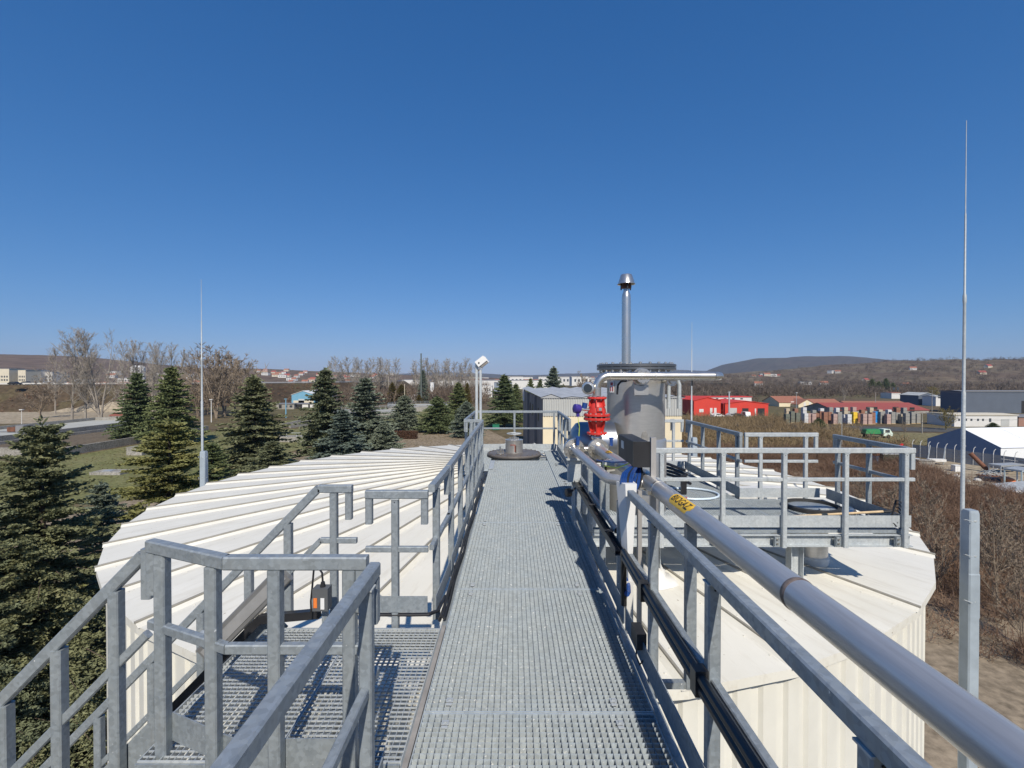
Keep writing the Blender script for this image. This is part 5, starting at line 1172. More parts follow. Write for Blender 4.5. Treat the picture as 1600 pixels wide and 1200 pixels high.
# blue gabled hall and neighbours on the left
Y = 245; house('blue_gabled_hall', 'light blue gabled hall with white roof in the left middle distance', 'building', hx(455, Y), hx(491, Y), Y, 34, GZ, hz(617, Y), 2.0, 'y', b_blue, white_paint,
   [(0.08, 0.96, 0.0, 2.6, b_cream, 'lower_panel'), (0.30, 0.55, 0.2, 3.4, bm_('pale_gate', (0.5, 0.52, 0.52)), 'gate')])
Y = 215; house('low_pump_house', 'low concrete pump house with flat roof in front of the blue hall', 'building', hx(431, Y), hx(459, Y), Y, 8, GZ, hz(631.5, Y), 0.15, 'x', concrete, b_roofgrey, [(0.15, 0.3, 0.4, 2.0, b_dark, 'door'), (0.5, 0.62, 0.8, 1.8, b_glass, 'window'), (0.75, 0.9, 0.8, 1.8, b_glass, 'window')])
house('equipment_shed', 'small dark shed with pale containers right of the pump house', 'shed', hx(460, Y), hx(489, Y), Y+2, 6, GZ, hz(632, Y), 0.3, 'x', b_dark, b_roofgrey, [(0.3, 0.62, 0.3, 2.0, white_dirty, 'container'), (0.72, 0.98, 0.3, 2.0, white_dirty, 'container')])
for lab, x0, x1, yt, Y in (('low white building glimpsed between the spruces, left of the pair', 543, 562, 615, 310), ('low white building glimpsed between the spruces, right of the pair', 578, 599, 614, 315), ('small white building behind the low thuja', 640, 660, 618, 300)):
    house('white_outbuilding', lab, 'building', hx(x0, Y), hx(x1, Y), Y, 12, GZ, hz(yt, Y), 0.2, 'x', b_white, white_paint, [(0.2, 0.35, 0.6, 2.2, b_glass, 'window'), (0.6, 0.75, 0, 2.4, b_dark, 'door')], group='white outbuildings of the plant')
Y = 310; t = thing('white_tower', 'slim white windowless tower above the spruces', 'tower', (hx(675, Y), Y, GZ))
MB().cyl((hx(675, Y), Y, GZ), (hx(675, Y), Y, hz(598, Y)), 1.35, n=16).build('shaft', white_paint, t); MB().cyl((hx(675, Y), Y, hz(598, Y)), (hx(675, Y), Y, hz(598, Y)+0.25), 1.45, n=16).build('cap', white_paint, t)
def lamp_post(label, x, yt, yb, r=0.09, mat=None, head=True):
    p = ground(x, yb); zt_ = hz(yt, p.y); t = thing('lamp_post', label, 'lamp post', p, group='poles and lamp posts'); mat = mat or galv_pale
    MB().cyl(p, (p.x, p.y, zt_), r*1.2, r*0.8, 8).build('pole', mat, t)
    if head: MB().bb(p.x-0.45, p.x+0.45, p.y-0.3, p.y+0.3, zt_, zt_+0.22).build('lamp_head', mat, t)
lamp_post('tall dark lamp mast rising above the far poplars', 658, 553, 632, 0.42, bm_('dark_mast', (0.10, 0.12, 0.11)))
lamp_post('light blue lamp post in front of the pump house', 446, 624, 653, 0.18, b_blue)
lamp_post('thin pale pole left of the poplar trio on the gravel', 31, 641, 671, 0.07, white_dirty)
lamp_post('pale concrete pole standing before the embankment', 72, 594, 634, 0.16, concrete, False)
lamp_post('white pole among the brown bare trees', 329, 625, 660, 0.12, white_dirty)
lamp_post('pale pole behind the clipped hedge', 632, 600, 655, 0.10, b_cream, False)
lamp_post('street pole behind the red-roofed shed', 1367, 613, 642, 0.13, concrete, False)
lamp_post('thin street lamp above the orange roofs', 1244, 614, 640, 0.08, galv_pale)
lamp_post('thin pole on the grass before the pallet yard', 1315, 648, 700, 0.05, galv_pale, False)
lamp_post('street pole left of the red-roofed shed end', 1455, 618, 645, 0.10, concrete, False)
# long warehouses and far white blocks
Y = 640
house('long_white_warehouse', 'long low white warehouse on the plain behind the floodlight pole', 'building', hx(683, Y), hx(868, Y), Y, 60, GZ, hz(594.5, Y), 0.6, 'x', b_white, b_roofgrey, [(0.08*k+0.03, 0.08*k+0.05, 2, 5, b_roofgrey, 'gate') for k in range(11)])
house('white_warehouse', 'smaller white warehouse left of the long one', 'building', hx(628, Y), hx(664, Y), Y, 50, GZ, hz(593.5, Y), 0.5, 'x', b_white, b_roofgrey, [(0.3, 0.36, 1, 5, b_roofgrey, 'gate'), (0.7, 0.76, 1, 5, b_roofgrey, 'gate')])
house('blue_grey_store', 'blue-grey flat store in front of the long warehouse', 'building', hx(772, 520), hx(800, 520), 520, 30, GZ, hz(598, 520), 0.5, 'x', bm_('blue_grey_store_wall', (0.20, 0.24, 0.30)), b_roofgrey, [(0.2, 0.5, 1, 4, b_dark, 'gate')])
Y = 330
for lab, yt, yb, dy in (('upper white house block right of the floodlight pole', 603, 612, 14), ('lower white house block right of the floodlight pole', 612.5, 620, 0)):
    house('white_house', lab, 'house', hx(752, Y+dy), hx(769 if dy else 765, Y+dy), Y+dy, 9, GZ, hz(yt, Y+dy), 0.15, 'x', b_white, white_dirty, [(0.30, 0.42, 4.5 if dy else 1.0, 7.0 if dy else 2.6, b_dark, 'window'), (0.52, 0.62, 4.5 if dy else 1.0, 7.0 if dy else 2.6, b_dark, 'window'), (0.75, 0.85, 4.5 if dy else 1.0, 7.0 if dy else 2.6, b_glass, 'window')], group='white houses by the floodlight pole')
# distant town: every house an object, too small for parts
def town_mesh(w, d, h, rise, mats):
    a = w/2; mb = MB(); mb.bb(-a, a, 0, d, 0, h); mb.add([(-a-.4,-.4,h),(a+.4,-.4,h),(a+.4,d/2,h+rise),(-a-.4,d/2,h+rise),(a+.4,d+.4,h),(-a-.4,d+.4,h)], [(0,1,2,3),(3,2,4,5)], 1); mb.add([(-a,0,h),(-a,d/2,h+rise),(-a,d,h)], [(0,1,2)]); mb.add([(a,0,h),(a,d/2,h+rise),(a,d,h)], [(2,1,0)])
    for k in range(4): mb.bb(-a+w*(0.14+0.22*k), -a+w*(0.24+0.22*k), -0.05, 0.0, h*0.45, h*0.75, 2)
    return mb.mesh('town_house', mats, smooth=False)
TM = [town_mesh(14, 10, 6, 4, [b_white, b_tile, b_glass]), town_mesh(18, 11, 7, 4, [b_cream, b_tile, b_glass]), town_mesh(22, 14, 9, 1.0, [b_white, b_roofgrey, b_glass]), town_mesh(30, 14, 15, 0.6, [b_white, b_cream, b_glass]), town_mesh(16, 10, 5, 4.5, [b_cream, b_dred, b_glass])]
rt = random.Random(12)
def town(n, xr, yr, label, group, hill, kinds, lift=0, sc_=1.0):
    for _ in range(n):
        Y = rt.uniform(*yr); X = hx(rt.uniform(*xr), Y); z = max(GZ, hill.z(X, Y) if hill else GZ) - 0.8 + lift
        o = link('town_house', TM[rt.choice(kinds)], loc=(X, Y, z), rz=rt.uniform(-.5, .5), scale=(sc_, sc_, sc_)); tag(o, label, 'house', group)
town(44, (395, 610), (820, 1350), 'tiny red-roofed house in the far town on the left', 'red-roofed town on the left', hillL, (0, 1, 0, 4, 2), 0, 0.72)
town(26, (-20, 330), (560, 1000), 'tiny pale building at the foot of the left hill', 'pale buildings under the left hill', hillL, (0, 2, 2, 1))
town(70, (740, 950), (760, 1700), 'tiny white building in the far town straight ahead', 'white town straight ahead', None, (0, 1, 2, 2, 3), 3)
town(24, (905, 960), (1800, 2600), 'tiny house on the far rise left of the vessel', 'houses on the rise behind the vessel', hillF, (0, 1, 2), 14)
town(16, (1150, 1560), (700, 1150), 'tiny house scattered on the right hillside', 'houses on the right hillside', hillR, (0, 1, 2, 4), 0, 0.75)
for lab, x0, x1, yt, Y in (('pale four-storey block behind the highway, left of two', 26, 38, 578, 420), ('white block with balconies behind the highway, right of two', 38, 52, 578, 430), ('grey block at the picture edge behind the highway', -6, 12, 576, 420), ('low grey hall right of the white block behind the highway', 58, 80, 581, 440)):
    house('apartment_block', lab, 'building', hx(x0, Y), hx(x1, Y), Y, 14, GZ, hz(yt, Y), 0.3, 'x', b_white if 'white' in lab else b_cream, b_roofgrey, [(0.1+0.22*i, 0.22+0.22*i, 12+3*j, 13.6+3*j, b_glass, 'window') for i in range(4) for j in range(2)], group='blocks behind the highway')
Y = 380; t = thing('white_silo', 'pair of white silos behind the dark spruce on the left', 'silo', (hx(216, Y), Y, GZ))
for x in (210, 219): MB().lathe([(3.0, 0), (3.0, hz(574, Y)-GZ), (1.2, hz(571, Y)-GZ), (0, hz(570.5, Y)-GZ)], (hx(x, Y), Y, GZ), n=18).build('silo_shell', white_paint, t)
# ---- right side
Y = 176
house('red_hall', 'red hall with white twin doors, left one of the red halls', 'building', hx(1084, Y), hx(1126, Y), Y, 16, GZ, hz(626, Y), 1.2, 'y', b_red, b_red, [(0.20, 0.36, 1.4, 2.6, b_white, 'window'), (0.60, 0.69, 0, 3.0, b_white, 'door'), (0.75, 0.84, 0, 3.0, b_white, 'door')])
house('red_hall', 'red hall with dark gateway, right one of the red halls', 'building', hx(1130, Y), hx(1200, Y), Y, 18, GZ, hz(631, Y), 1.0, 'y', b_red, b_red, [(0.42, 0.56, 0, 2.9, b_dark, 'gate'), (0.70, 0.73, 0, 2.8, b_white, 'door'), (0.76, 0.92, 0, 2.9, b_dark, 'gate'), (0.12, 0.30, 0.3, 3.0, bm_('grey_arched_panel', (0.45, 0.45, 0.44)), 'arched_panel')])
house('white_container_hall', 'long white flat-topped hall behind the red halls', 'building', hx(1076, 196), hx(1174, 196), 196, 10, GZ, hz(620.5, 196), 0.1, 'x', b_white, b_red, [(0.04+0.13*k, 0.08+0.13*k, hz(624, 196)-GZ, hz(622, 196)-GZ, b_glass, 'window') for k in range(7)])
lamp_post('grey sign frame on the roof line of the red halls', 1139, 613, 651, 0.3, galv_pale)
Y = 235
house('orange_roofed_house', 'yellow house with bright orange tiled roof, left of the red-roofed sheds', 'house', hx(1217, Y), hx(1262, Y), Y, 16, GZ, hz(629, Y), 2.8, 'x', b_yel, b_tile, [(0.40, 0.52, 0.3, 2.6, b_white, 'door'), (0.7, 0.8, 1, 2.4, b_glass, 'window')])
house('yellow_gable_house', 'yellow gabled house with orange roof between the orange roofs', 'house', hx(1247, Y-6), hx(1274, Y-6), Y-6, 14, GZ, hz(632, Y-6), 2.4, 'y', b_yel, b_tile, [(0.3, 0.42, 0.3, 2.4, b_white, 'window'), (0.6, 0.72, 0.3, 2.4, b_white, 'window')])
house('orange_roofed_house', 'white house with orange tiled roof right of the yellow gable', 'house', hx(1274, Y), hx(1317, Y), Y, 14, GZ, hz(633, Y), 2.6, 'x', b_white, b_tile, [(0.2, 0.4, 0.4, 2.0, b_glass, 'window'), (0.5, 0.7, 0.4, 2.0, b_glass, 'window')])
Y = 190
house('red_roofed_shed', 'long grey storage shed with low dark red roof behind the pallets', 'shed', hx(1302, Y), hx(1450, Y), Y, 20, GZ, hz(641, Y), 2.4, 'x', b_conc, b_dred, [(0.02, 0.12, 0.0, 2.4, b_dark, 'bay'), (0.34, 0.46, 1.6, 2.6, b_dark, 'bay'), (0.62, 0.68, 0.0, 2.6, b_dark, 'bay'), (0.80, 0.85, 0.0, 2.4, b_dark, 'bay')])
house('red_roofed_shed', 'second shed with tiled roof rising behind the dark red one', 'shed', hx(1330, Y+45), hx(1425, Y+45), Y+45, 16, GZ, hz(634.5, Y+45), 2.0, 'x', b_cream, b_tile, [(0.1, 0.2, 0.5, 2, b_dark, 'bay')])
Y = 137
house('white_windowed_building', 'long low white building with small square windows behind the tent', 'building', hx(1490, Y), hx(1588, Y), Y, 9, GZ, hz(649, Y), 0.2, 'x', b_white, b_cream,
   [(0.06, 0.09, 1.7, 2.3, b_glass, 'window'), (0.17, 0.20, 1.7, 2.3, b_glass, 'window'), (0.255, 0.285, 1.7, 2.3, b_glass, 'window'), (0.36, 0.39, 1.7, 2.3, b_glass, 'window'), (0.44, 0.47, 1.7, 2.3, b_glass, 'window'), (0.55, 0.585, 1.4, 2.4, b_glass, 'window'), (0.74, 0.87, 0.2, 2.2, b_grey, 'gate')])
house('brick_building', 'low reddish building cut by the right picture edge', 'building', hx(1590, Y+1), hx(1680, Y+1), Y+1, 10, GZ, hz(652, Y+1), 0.2, 'x', bm_('dull_brick', (0.30, 0.17, 0.13)), b_roofgrey, [(0.3, 0.4, 1, 2.2, b_glass, 'window')])
Y = 190
house('slate_blue_hall', 'big slate blue flat industrial hall at the right edge', 'building', hx(1503, Y), hx(1720, Y), Y, 10, GZ, hz(612, Y), 0.3, 'x', b_navy, b_roofgrey, [(0.42, 0.62, 0.0, 5.0, b_dark, 'gate')])
house('blue_roofed_hall', 'blue and white hall left of the slate blue one', 'building', hx(1434, Y+60), hx(1461, Y+60), Y+60, 12, GZ, hz(618, Y+60), 1.4, 'y', b_navy, b_grey, [(0.3, 0.6, 0, 4, b_dark, 'gate')])
house('white_shop_hall', 'white hall with dark windows between the blue hall and the slate blue one', 'building', hx(1461, Y+50), hx(1503, Y+50), Y+50, 8, GZ, hz(620, Y+50), 0.4, 'x', b_white, b_grey, [(0.08, 0.30, 4.0, 6.0, b_glass, 'window'), (0.40, 0.60, 4.0, 6.0, b_glass, 'window'), (0.2, 0.8, 0.4, 2.2, b_glass, 'window')])
house('white_two_storey_house', 'white two-storey house above the red-roofed sheds', 'house', hx(1392, 330), hx(1406, 330), 330, 10, GZ, hz(614, 330), 0.4, 'x', b_white, b_tile, [(0.15, 0.35, 6, 8, b_glass, 'window'), (0.6, 0.8, 6, 8, b_glass, 'window')])
# tent hall, gable toward the left
t = thing('white_tent_hall', 'large white tent hall with shaded gable behind the grey fence', 'tent', (79.4, 84, GZ), R(7.6))
L_, W_, he, hr = 60, 12.1, 2.5, 5.1
mb = MB(); mb.add([(0,-W_/2,0),(0,W_/2,0),(0,W_/2,he),(0,0,hr),(0,-W_/2,he)], [(4,3,2,1,0)]); mb.build('gable_wall', bm_('tent_gable_shade', (0.27, 0.31, 0.39)), t, local=True, smooth=False)  # blue-grey shade of the white tent's gable painted into its colour
for s in (-1, 1):
    for k in range(8):
        x0, x1 = k*L_/8, (k+1)*L_/8-0.04
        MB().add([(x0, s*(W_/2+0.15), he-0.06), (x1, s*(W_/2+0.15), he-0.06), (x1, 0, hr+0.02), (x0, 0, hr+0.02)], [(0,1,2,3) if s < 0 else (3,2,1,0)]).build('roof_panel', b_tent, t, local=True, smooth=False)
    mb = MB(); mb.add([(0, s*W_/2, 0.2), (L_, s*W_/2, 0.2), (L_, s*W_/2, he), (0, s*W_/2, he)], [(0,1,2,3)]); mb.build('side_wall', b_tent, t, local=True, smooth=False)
# grey sheet fence with curved post tops
f0, f1 = ground(1425, 713), ground(1660, 748); f0, f1 = Vector(f0), Vector(f1)
t = thing('sheet_fence', 'grey sheet-metal fence with white curved post tops in front of the tent', 'fence', f0)
d = (f1-f0); n = 15; fence_m = m_plain('grey_fence_sheet', (0.24, 0.25, 0.265), 0.6, 0, 0.12, 0.6)
for k in range(n):
    a_, b_ = f0 + d*k/n, f0 + d*(k+0.985)/n
    for zz in (0.05, 0.58, 1.11, 1.64):
        MB().beam(a_ + Zv*(zz+0.26), b_ + Zv*(zz+0.26), 0.05, 0.50).build('fence_panel', fence_m, t, smooth=False)
    MB().tube([a_ + Zv*0, a_ + Zv*2.3, a_ + Vector((0.06,-0.05,2.75)), a_ + Vector((0.22,-0.15,3.0))], 0.05, 6).build('post', white_dirty, t)
# scrap on the yard
rj = random.Random(4); JG = 'scrap heaped in front of the grey fence'
def junk(name, label, x, y, parts):
    p = ground(x, y); t = thing(name, label, 'scrap', (p.x, p.y, GZ+0.07), rj.uniform(-.4, .4), JG)
    for nm, mb, m in parts: mb.build(nm, m, t, local=True)
rust = m_plain('rusty_steel', (0.17, 0.075, 0.045), 0.8, 0.2, 0.3, 2); gsheet = m_plain('old_zinc', (0.42, 0.44, 0.45), 0.5, 0.3, 0.2, 2)
def frame(w, d_, h, r=0.06):
    mb = MB()
    for x in (-w/2, w/2):
        for y in (-d_/2, d_/2): mb.beam((x,y,0), (x,y,h), r, r)
    for z in (h,):
        mb.beam((-w/2,-d_/2,z), (w/2,-d_/2,z), r, r*1.01); mb.beam((-w/2,d_/2,z), (w/2,d_/2,z), r, r*1.01); mb.beam((-w/2,-d_/2,z), (-w/2,d_/2,z), r*1.02, r); mb.beam((w/2,-d_/2,z), (w/2,d_/2,z), r*1.02, r)
    return mb
junk('bent_rack', 'pale leaning steel frame at the left end of the fence', 1462, 726, [('frame', MB().beam((-1.2,0,0), (-0.6,0.4,3.0), 0.12, 0.12).beam((1.0,0,0), (1.5,0.4,2.8), 0.12, 0.12).beam((-1.1,0.1,0.6), (1.15,0.1,0.6), 0.1, 0.1), galv_pale), ('seat', MB().bb(-1.2, 1.1, -0.6, 0.2, 0.5, 0.9), white_dirty)])
junk('concrete_block', 'pale concrete block left of the steel frame on the yard', 1445, 729, [('block', MB().bb(-1.0, 1.0, -.6, .6, 0, 0.9), concrete), ('lid', MB().bb(-1.1, 1.1, -.7, .7, 0.9, 1.0), concrete)])
junk('white_crate', 'small white crate alone on the yard floor', 1494, 737, [('crate', MB().bb(-.45, .45, -.4, .4, 0, 0.85), white_paint), ('rim', MB().bb(-.5, .5, -.45, .45, 0.85, 0.93), white_dirty)])
junk('rusty_pipe', 'rust-brown pipe leaning against the grey fence', 1529, 737, [('pipe', MB().cyl((0.9,-.3,0.25), (-0.6,0.8,2.5), 0.30, n=14), rust), ('rim', MB().cyl((-.58,0.785,2.47), (-.61,0.81,2.52), 0.34, n=14), rust)])
junk('wire_heap', 'tangle of pale steel rods right of the rusty pipe', 1550, 745, [('rods', (lambda m: [m.tube([(rj.uniform(-1.8,1.8), rj.uniform(-.8,.8), rj.uniform(0,.3)), (rj.uniform(-1.5,1.5), rj.uniform(-.8,.8), rj.uniform(.4,1.2)), (rj.uniform(-1.8,1.8), rj.uniform(-.8,.8), rj.uniform(0,.4))], 0.04, 5) for _ in range(12)] and m)(MB()), gsheet), ('base', MB().bb(-1.6, 1.6, -.6, .6, 0, 0.15), rust)])
junk('table_frame', 'pale blue steel table frame at the right end of the yard', 1592, 758, [('frame', frame(3.2, 1.6, 2.0, 0.12), m_plain('pale_blue_paint', (0.45, 0.55, 0.58), 0.6)), ('top', MB().bb(-1.7, 1.7, -.9, .9, 2.06, 2.14), gsheet)])
junk('orange_tarp_pile', 'low heap with an orange tarpaulin among dark rubbish', 1570, 752, [('tarp', MB().lathe([(1.1, 0), (0.9, .35), (0.4, .55), (0, .6)], n=11), orange), ('rubbish', MB().lathe([(1.5, 0), (1.1, .3), (0, .4)], (-1.6, .3, 0), n=9), b_dark)])
junk('zinc_sheet', 'flat zinc sheet lying at the right end of the scrapyard', 1588, 768, [('sheet', MB().add([(-2.6,-1,0.1), (2.2,-1.1,0.15), (2.6,1.2,1.0), (-2.0,1.0,0.7)], [(0,1,2,3)]), gsheet), ('prop', MB().bb(-.2, .2, .3, .5, 0, 0.5), rust)])
junk('steel_bench', 'steel workbench in front of the fence right of centre', 1572, 740, [('frame', frame(4.5, 1.4, 1.2, 0.1), galv_pale), ('top', MB().bb(-2.3, 2.3, -.8, .8, 1.26, 1.36), gsheet)])
junk('green_container', 'dark green waste container behind the right platform rail', 1388, 726, [('bin', MB().bb(-1.4, 1.4, -.9, .9, 0.1, 1.7), m_plain('dull_green_paint', (0.075, 0.095, 0.07), 0.6)), ('lid', MB().bb(-1.5, 1.5, -1.0, 1.0, 1.7, 1.8), b_grey)])
junk('blue_container', 'small blue and red container left of the green one', 1367, 725, [('bin', MB().bb(-.8, .8, -.7, .7, 0.05, 1.4), m_plain('blue_paint', (0.08, 0.16, 0.30), 0.6)), ('lid', MB().bb(-.85, .85, -.75, .75, 1.4, 1.9), rust)])
junk('red_machine', 'red machine part lying on top behind the green container', 1402, 716, [('arm', MB().beam((-1.2,0,0.6), (1.0,0.2,2.4), 0.3, 0.25), red_paint), ('body', MB().bb(-1.3, 0.6, -.5, .5, 0.2, 1.1), m_plain('dark_machine', (0.05, 0.05, 0.05), 0.6))])
junk('board_stack', 'stack of pale boards beside the white crate', 1420, 722, [('boards', MB().bb(-1.4, 1.4, -.5, .5, 0, 0.5), wood), ('sheet', MB().bb(-1.3, 1.5, -.6, .5, 0.5, 0.58), white_dirty)])
for k in range(12):
    x = 1415 + 16*k; junk('rubble_piece', 'pale rubble lump, ' + ORD[k] + ' from the left along the edge of the scrapyard', x, 724 + (x-1415)*0.23 + rj.uniform(2, 9), [('lump', MB().lathe([(0.35, 0), (0.42, .15), (0.25, .34), (0, .38)], n=6), white_dirty if k % 2 else concrete)])
# pallet stacks
cols = {'terracotta': (0.26, 0.125, 0.08), 'pink': (0.40, 0.28, 0.245), 'grey': (0.26, 0.255, 0.235), 'white': (0.56, 0.56, 0.56), 'yellow': (0.75, 0.50, 0.04), 'blue': (0.02, 0.24, 0.60), 'beige': (0.45, 0.38, 0.28), 'green-grey': (0.14, 0.15, 0.12)}
pm = {k: m_plain(k.replace('-', '_') + '_pallet_goods', v, 0.8, 0, 0.1, 2) for k, v in cols.items()}
PLX = [(1229,'green-grey'),(1237,'green-grey'),(1245,'green-grey'),(1258,'white'),(1264,'pink'),(1270,'pink'),(1275,'terracotta'),(1282,'terracotta'),(1288,'terracotta'),(1295,'terracotta'),(1303,'pink'),(1310,'grey'),(1319,'white'),(1325,'white'),(1334,'yellow'),(1341,'terracotta'),(1349,'pink'),(1357,'pink'),(1362,'terracotta'),(1368,'blue'),(1376,'grey'),(1386,'pink'),(1393,'grey'),(1400,'grey'),(1408,'beige'),(1415,'grey'),(1424,'grey'),(1432,'grey')]
def pallet(x, col, Y, h, label):
    X = hx(x, Y); t = thing('pallet_stack', label, 'pallet', (X, Y, GZ), 0, 'pallet stacks in the builders yard'); w = 0.62
    MB().bb(X-w, X+w, Y-w, Y+w, GZ+0.04, GZ+0.16).build('pallet', wood, t, smooth=False)
    k = max(2, int(h/0.9))
    for i in range(k): MB().bb(X-w+0.02, X+w-0.02, Y-w+0.02, Y+w-0.02, GZ+0.17+i*h/k, GZ+0.17+(i+0.95)*h/k).build('goods', pm[col], t, smooth=False)
for k, (x, c) in enumerate(PLX):
    Y = 146 + rj.uniform(-2, 3); h = rj.uniform(2.8, 3.6) if c not in ('white', 'pink') else rj.uniform(2.5, 3.1)
    pallet(x, c, Y, h, {'blue': 'single bright blue pallet stack in the builders yard', 'yellow': 'yellow pallet stack in the builders yard'}.get(c, c + ' pallet stack, front row, ' + ORD[[q for q, (_, cc) in enumerate(PLX) if cc == c].index(k)] + ' ' + c + ' one from the left'))
rear = {}
for k in range(15):
    x = 1230 + 13*k + rj.uniform(-2, 2); c = rj.choice(['terracotta', 'pink', 'white', 'grey', 'beige', 'beige'])
    pallet(x, c, 155 + rj.uniform(-1, 5), rj.uniform(3.4, 4.6), c + ' pallet stack, rear row, ' + ORD[rear.setdefault(c, 0)] + ' ' + c + ' one'); rear[c] += 1
# vehicles
tyre_m = rubber
def car(name, label, loc, rz, paint, L=4.3, W=1.75, H=1.45, van=False, group=None):
    t = thing(name, label, 'van' if van else 'car', loc, rz, group); b = MB(); y = W/2
    prof = [(-L/2,0.35),(-L/2,0.80),(-L*0.44,0.92),(-L*0.36,H),(L*0.30,H),(L*0.42,0.98),(L/2,0.85),(L/2,0.35)] if van else [(-L/2,0.32),(-L/2,0.85),(-L*0.42,0.95),(-L*0.26,H),(L*0.10,H),(L*0.26,0.93),(L*0.47,0.80),(L/2,0.6),(L/2,0.32)]
    n = len(prof); vs = [(x,-y,z) for x,z in prof] + [(x,y,z) for x,z in prof]
    b.add(vs, [tuple(range(n)), tuple(range(2*n-1,n-1,-1))] + [(i,n+i,n+(i+1)%n,(i+1)%n) for i in range(n)]); b.build('body', paint, t, local=True, smooth=False)
    for s in (-1, 1):
        MB().bb(-L*0.26, L*0.16, s*y-0.01 if s > 0 else s*y-0.03, s*y+0.03 if s > 0 else s*y+0.01, 0.98, H-0.12).build('side_window', b_glass, t, local=True, smooth=False)
        for x in (-L*0.3, L*0.3): MB().cyl((x, s*y-0.1*s, 0.31), (x, s*(y+0.03), 0.31), 0.31, n=14).build('wheel', tyre_m, t, local=True)
    return t
paints = {k: m_plain(k + '_car_paint', v, 0.3, 0, 0.03, 1) for k, v in {'white': (0.75,0.75,0.75), 'black': (0.02,0.02,0.025), 'silver': (0.42,0.43,0.45), 'red': (0.45,0.03,0.03)}.items()}
for lab, x, Y, pc, van in (('black car on the highway near the left edge', 21, 205, 'black', False), ('dark car on the highway left of the poplars', 40, 221, 'black', False), ('white truck-like van on the highway behind the poplars', 125, 221, 'white', True), ('white car on the highway behind the poplar trio', 139, 224, 'white', False), ('silver car on the highway left of the white van', 75, 217, 'silver', False)):
    car('highway_car', lab, (hx(x, Y), Y, EZ+0.06), R(6), paints[pc], 6.5 if van else 4.4, 1.9, 2.3 if van else 1.45, van, 'vehicles on the highway')
for lab, x, pc, van in (('white van parked in front of the red halls gateway', 1165, 'white', True), ('dark car parked left of the white van', 1152, 'black', False), ('silver car parked left of the dark one', 1143, 'silver', False), ('white low car parked by the twin doors of the red hall', 1121, 'white', False)):
    car('parked_car', lab, (hx(x, 170), 170, GZ+0.03), R(90 if van else 15), paints[pc], 4.4, 1.8, 2.0 if van else 1.45, van, 'cars parked at the red halls')
gl = ground(1369, 684); t = thing('green_truck', 'small flatbed truck with white cab and green tarpaulin load on the road', 'truck', (gl.x, gl.y, GZ+0.05), R(-6))
MB().bb(-3.0, 0.9, -1.0, 1.0, 0.75, 0.95).build('flatbed', b_dark, t, local=True)
m_ = MB(); m_.add([(-2.9,-.95,0.96),(0.5,-.95,0.96),(0.5,.95,0.96),(-2.9,.95,0.96),(-2.6,-.8,1.95),(0.2,-.8,2.05),(0.2,.8,2.05),(-2.6,.8,1.95)], [(0,1,5,4),(1,2,6,5),(2,3,7,6),(3,0,4,7),(4,5,6,7)]); m_.build('tarpaulin', m_plain('green_tarpaulin', (0.02, 0.20, 0.06), 0.5), t, local=True, smooth=False)
c_ = MB(); prof = [(0.95,0.5),(0.95,2.1),(2.3,2.1),(2.75,1.35),(2.9,1.2),(2.9,0.5)]; n = 6
c_.add([(x,-1,z) for x,z in prof] + [(x,1,z) for x,z in prof], [tuple(range(n)), tuple(range(2*n-1,n-1,-1))] + [(i,n+i,n+(i+1)%n,(i+1)%n) for i in range(n)]); cab = c_.build('cab', m_plain('pale_green_cab', (0.60, 0.70, 0.62), 0.4), t, local=True, smooth=False)
MB().bb(1.3, 2.25, -1.03, -0.99, 1.3, 1.95).build('side_window', b_glass, cab, local=True); MB().bb(1.3, 2.25, 0.99, 1.03, 1.3, 1.95).build('side_window', b_glass, cab, local=True)
for x in (-2.0, 2.0):
    for s in (-1, 1): MB().cyl((x, s*0.8, 0.42), (x, s*1.02, 0.42), 0.42, n=14).build('wheel', tyre_m, t, local=True)
# overhead wires on the right
t = thing('power_line', 'thin overhead wires strung across the yards on the right', 'power line', (120, 180, GZ))
for a_, b_ in (((hx(1367, 208), 208, hz(613, 208)), (hx(1455, 195), 195, hz(610, 195))), ((hx(1455, 195), 195, hz(610, 195)), (hx(1640, 150), 150, hz(611, 150))), ((hx(1440, 120), 120, hz(645, 120)), (hx(1640, 118), 118, hz(652, 118)))):
    a_, b_ = Vector(a_), Vector(b_)
    MB().tube([a_.lerp(b_, i/10) - Zv*(1.2*math.sin(math.pi*i/10)) for i in range(11)], 0.03, 4).build('wire', b_roofgrey, t)
for x, yv, Y_ in ((1455, 609, 195), (1440, 644, 120)):
    MB().cyl((hx(x, Y_), Y_, GZ), (hx(x, Y_), Y_, hz(yv, Y_)), 0.13, 0.09, 8).build('pole', concrete, t)
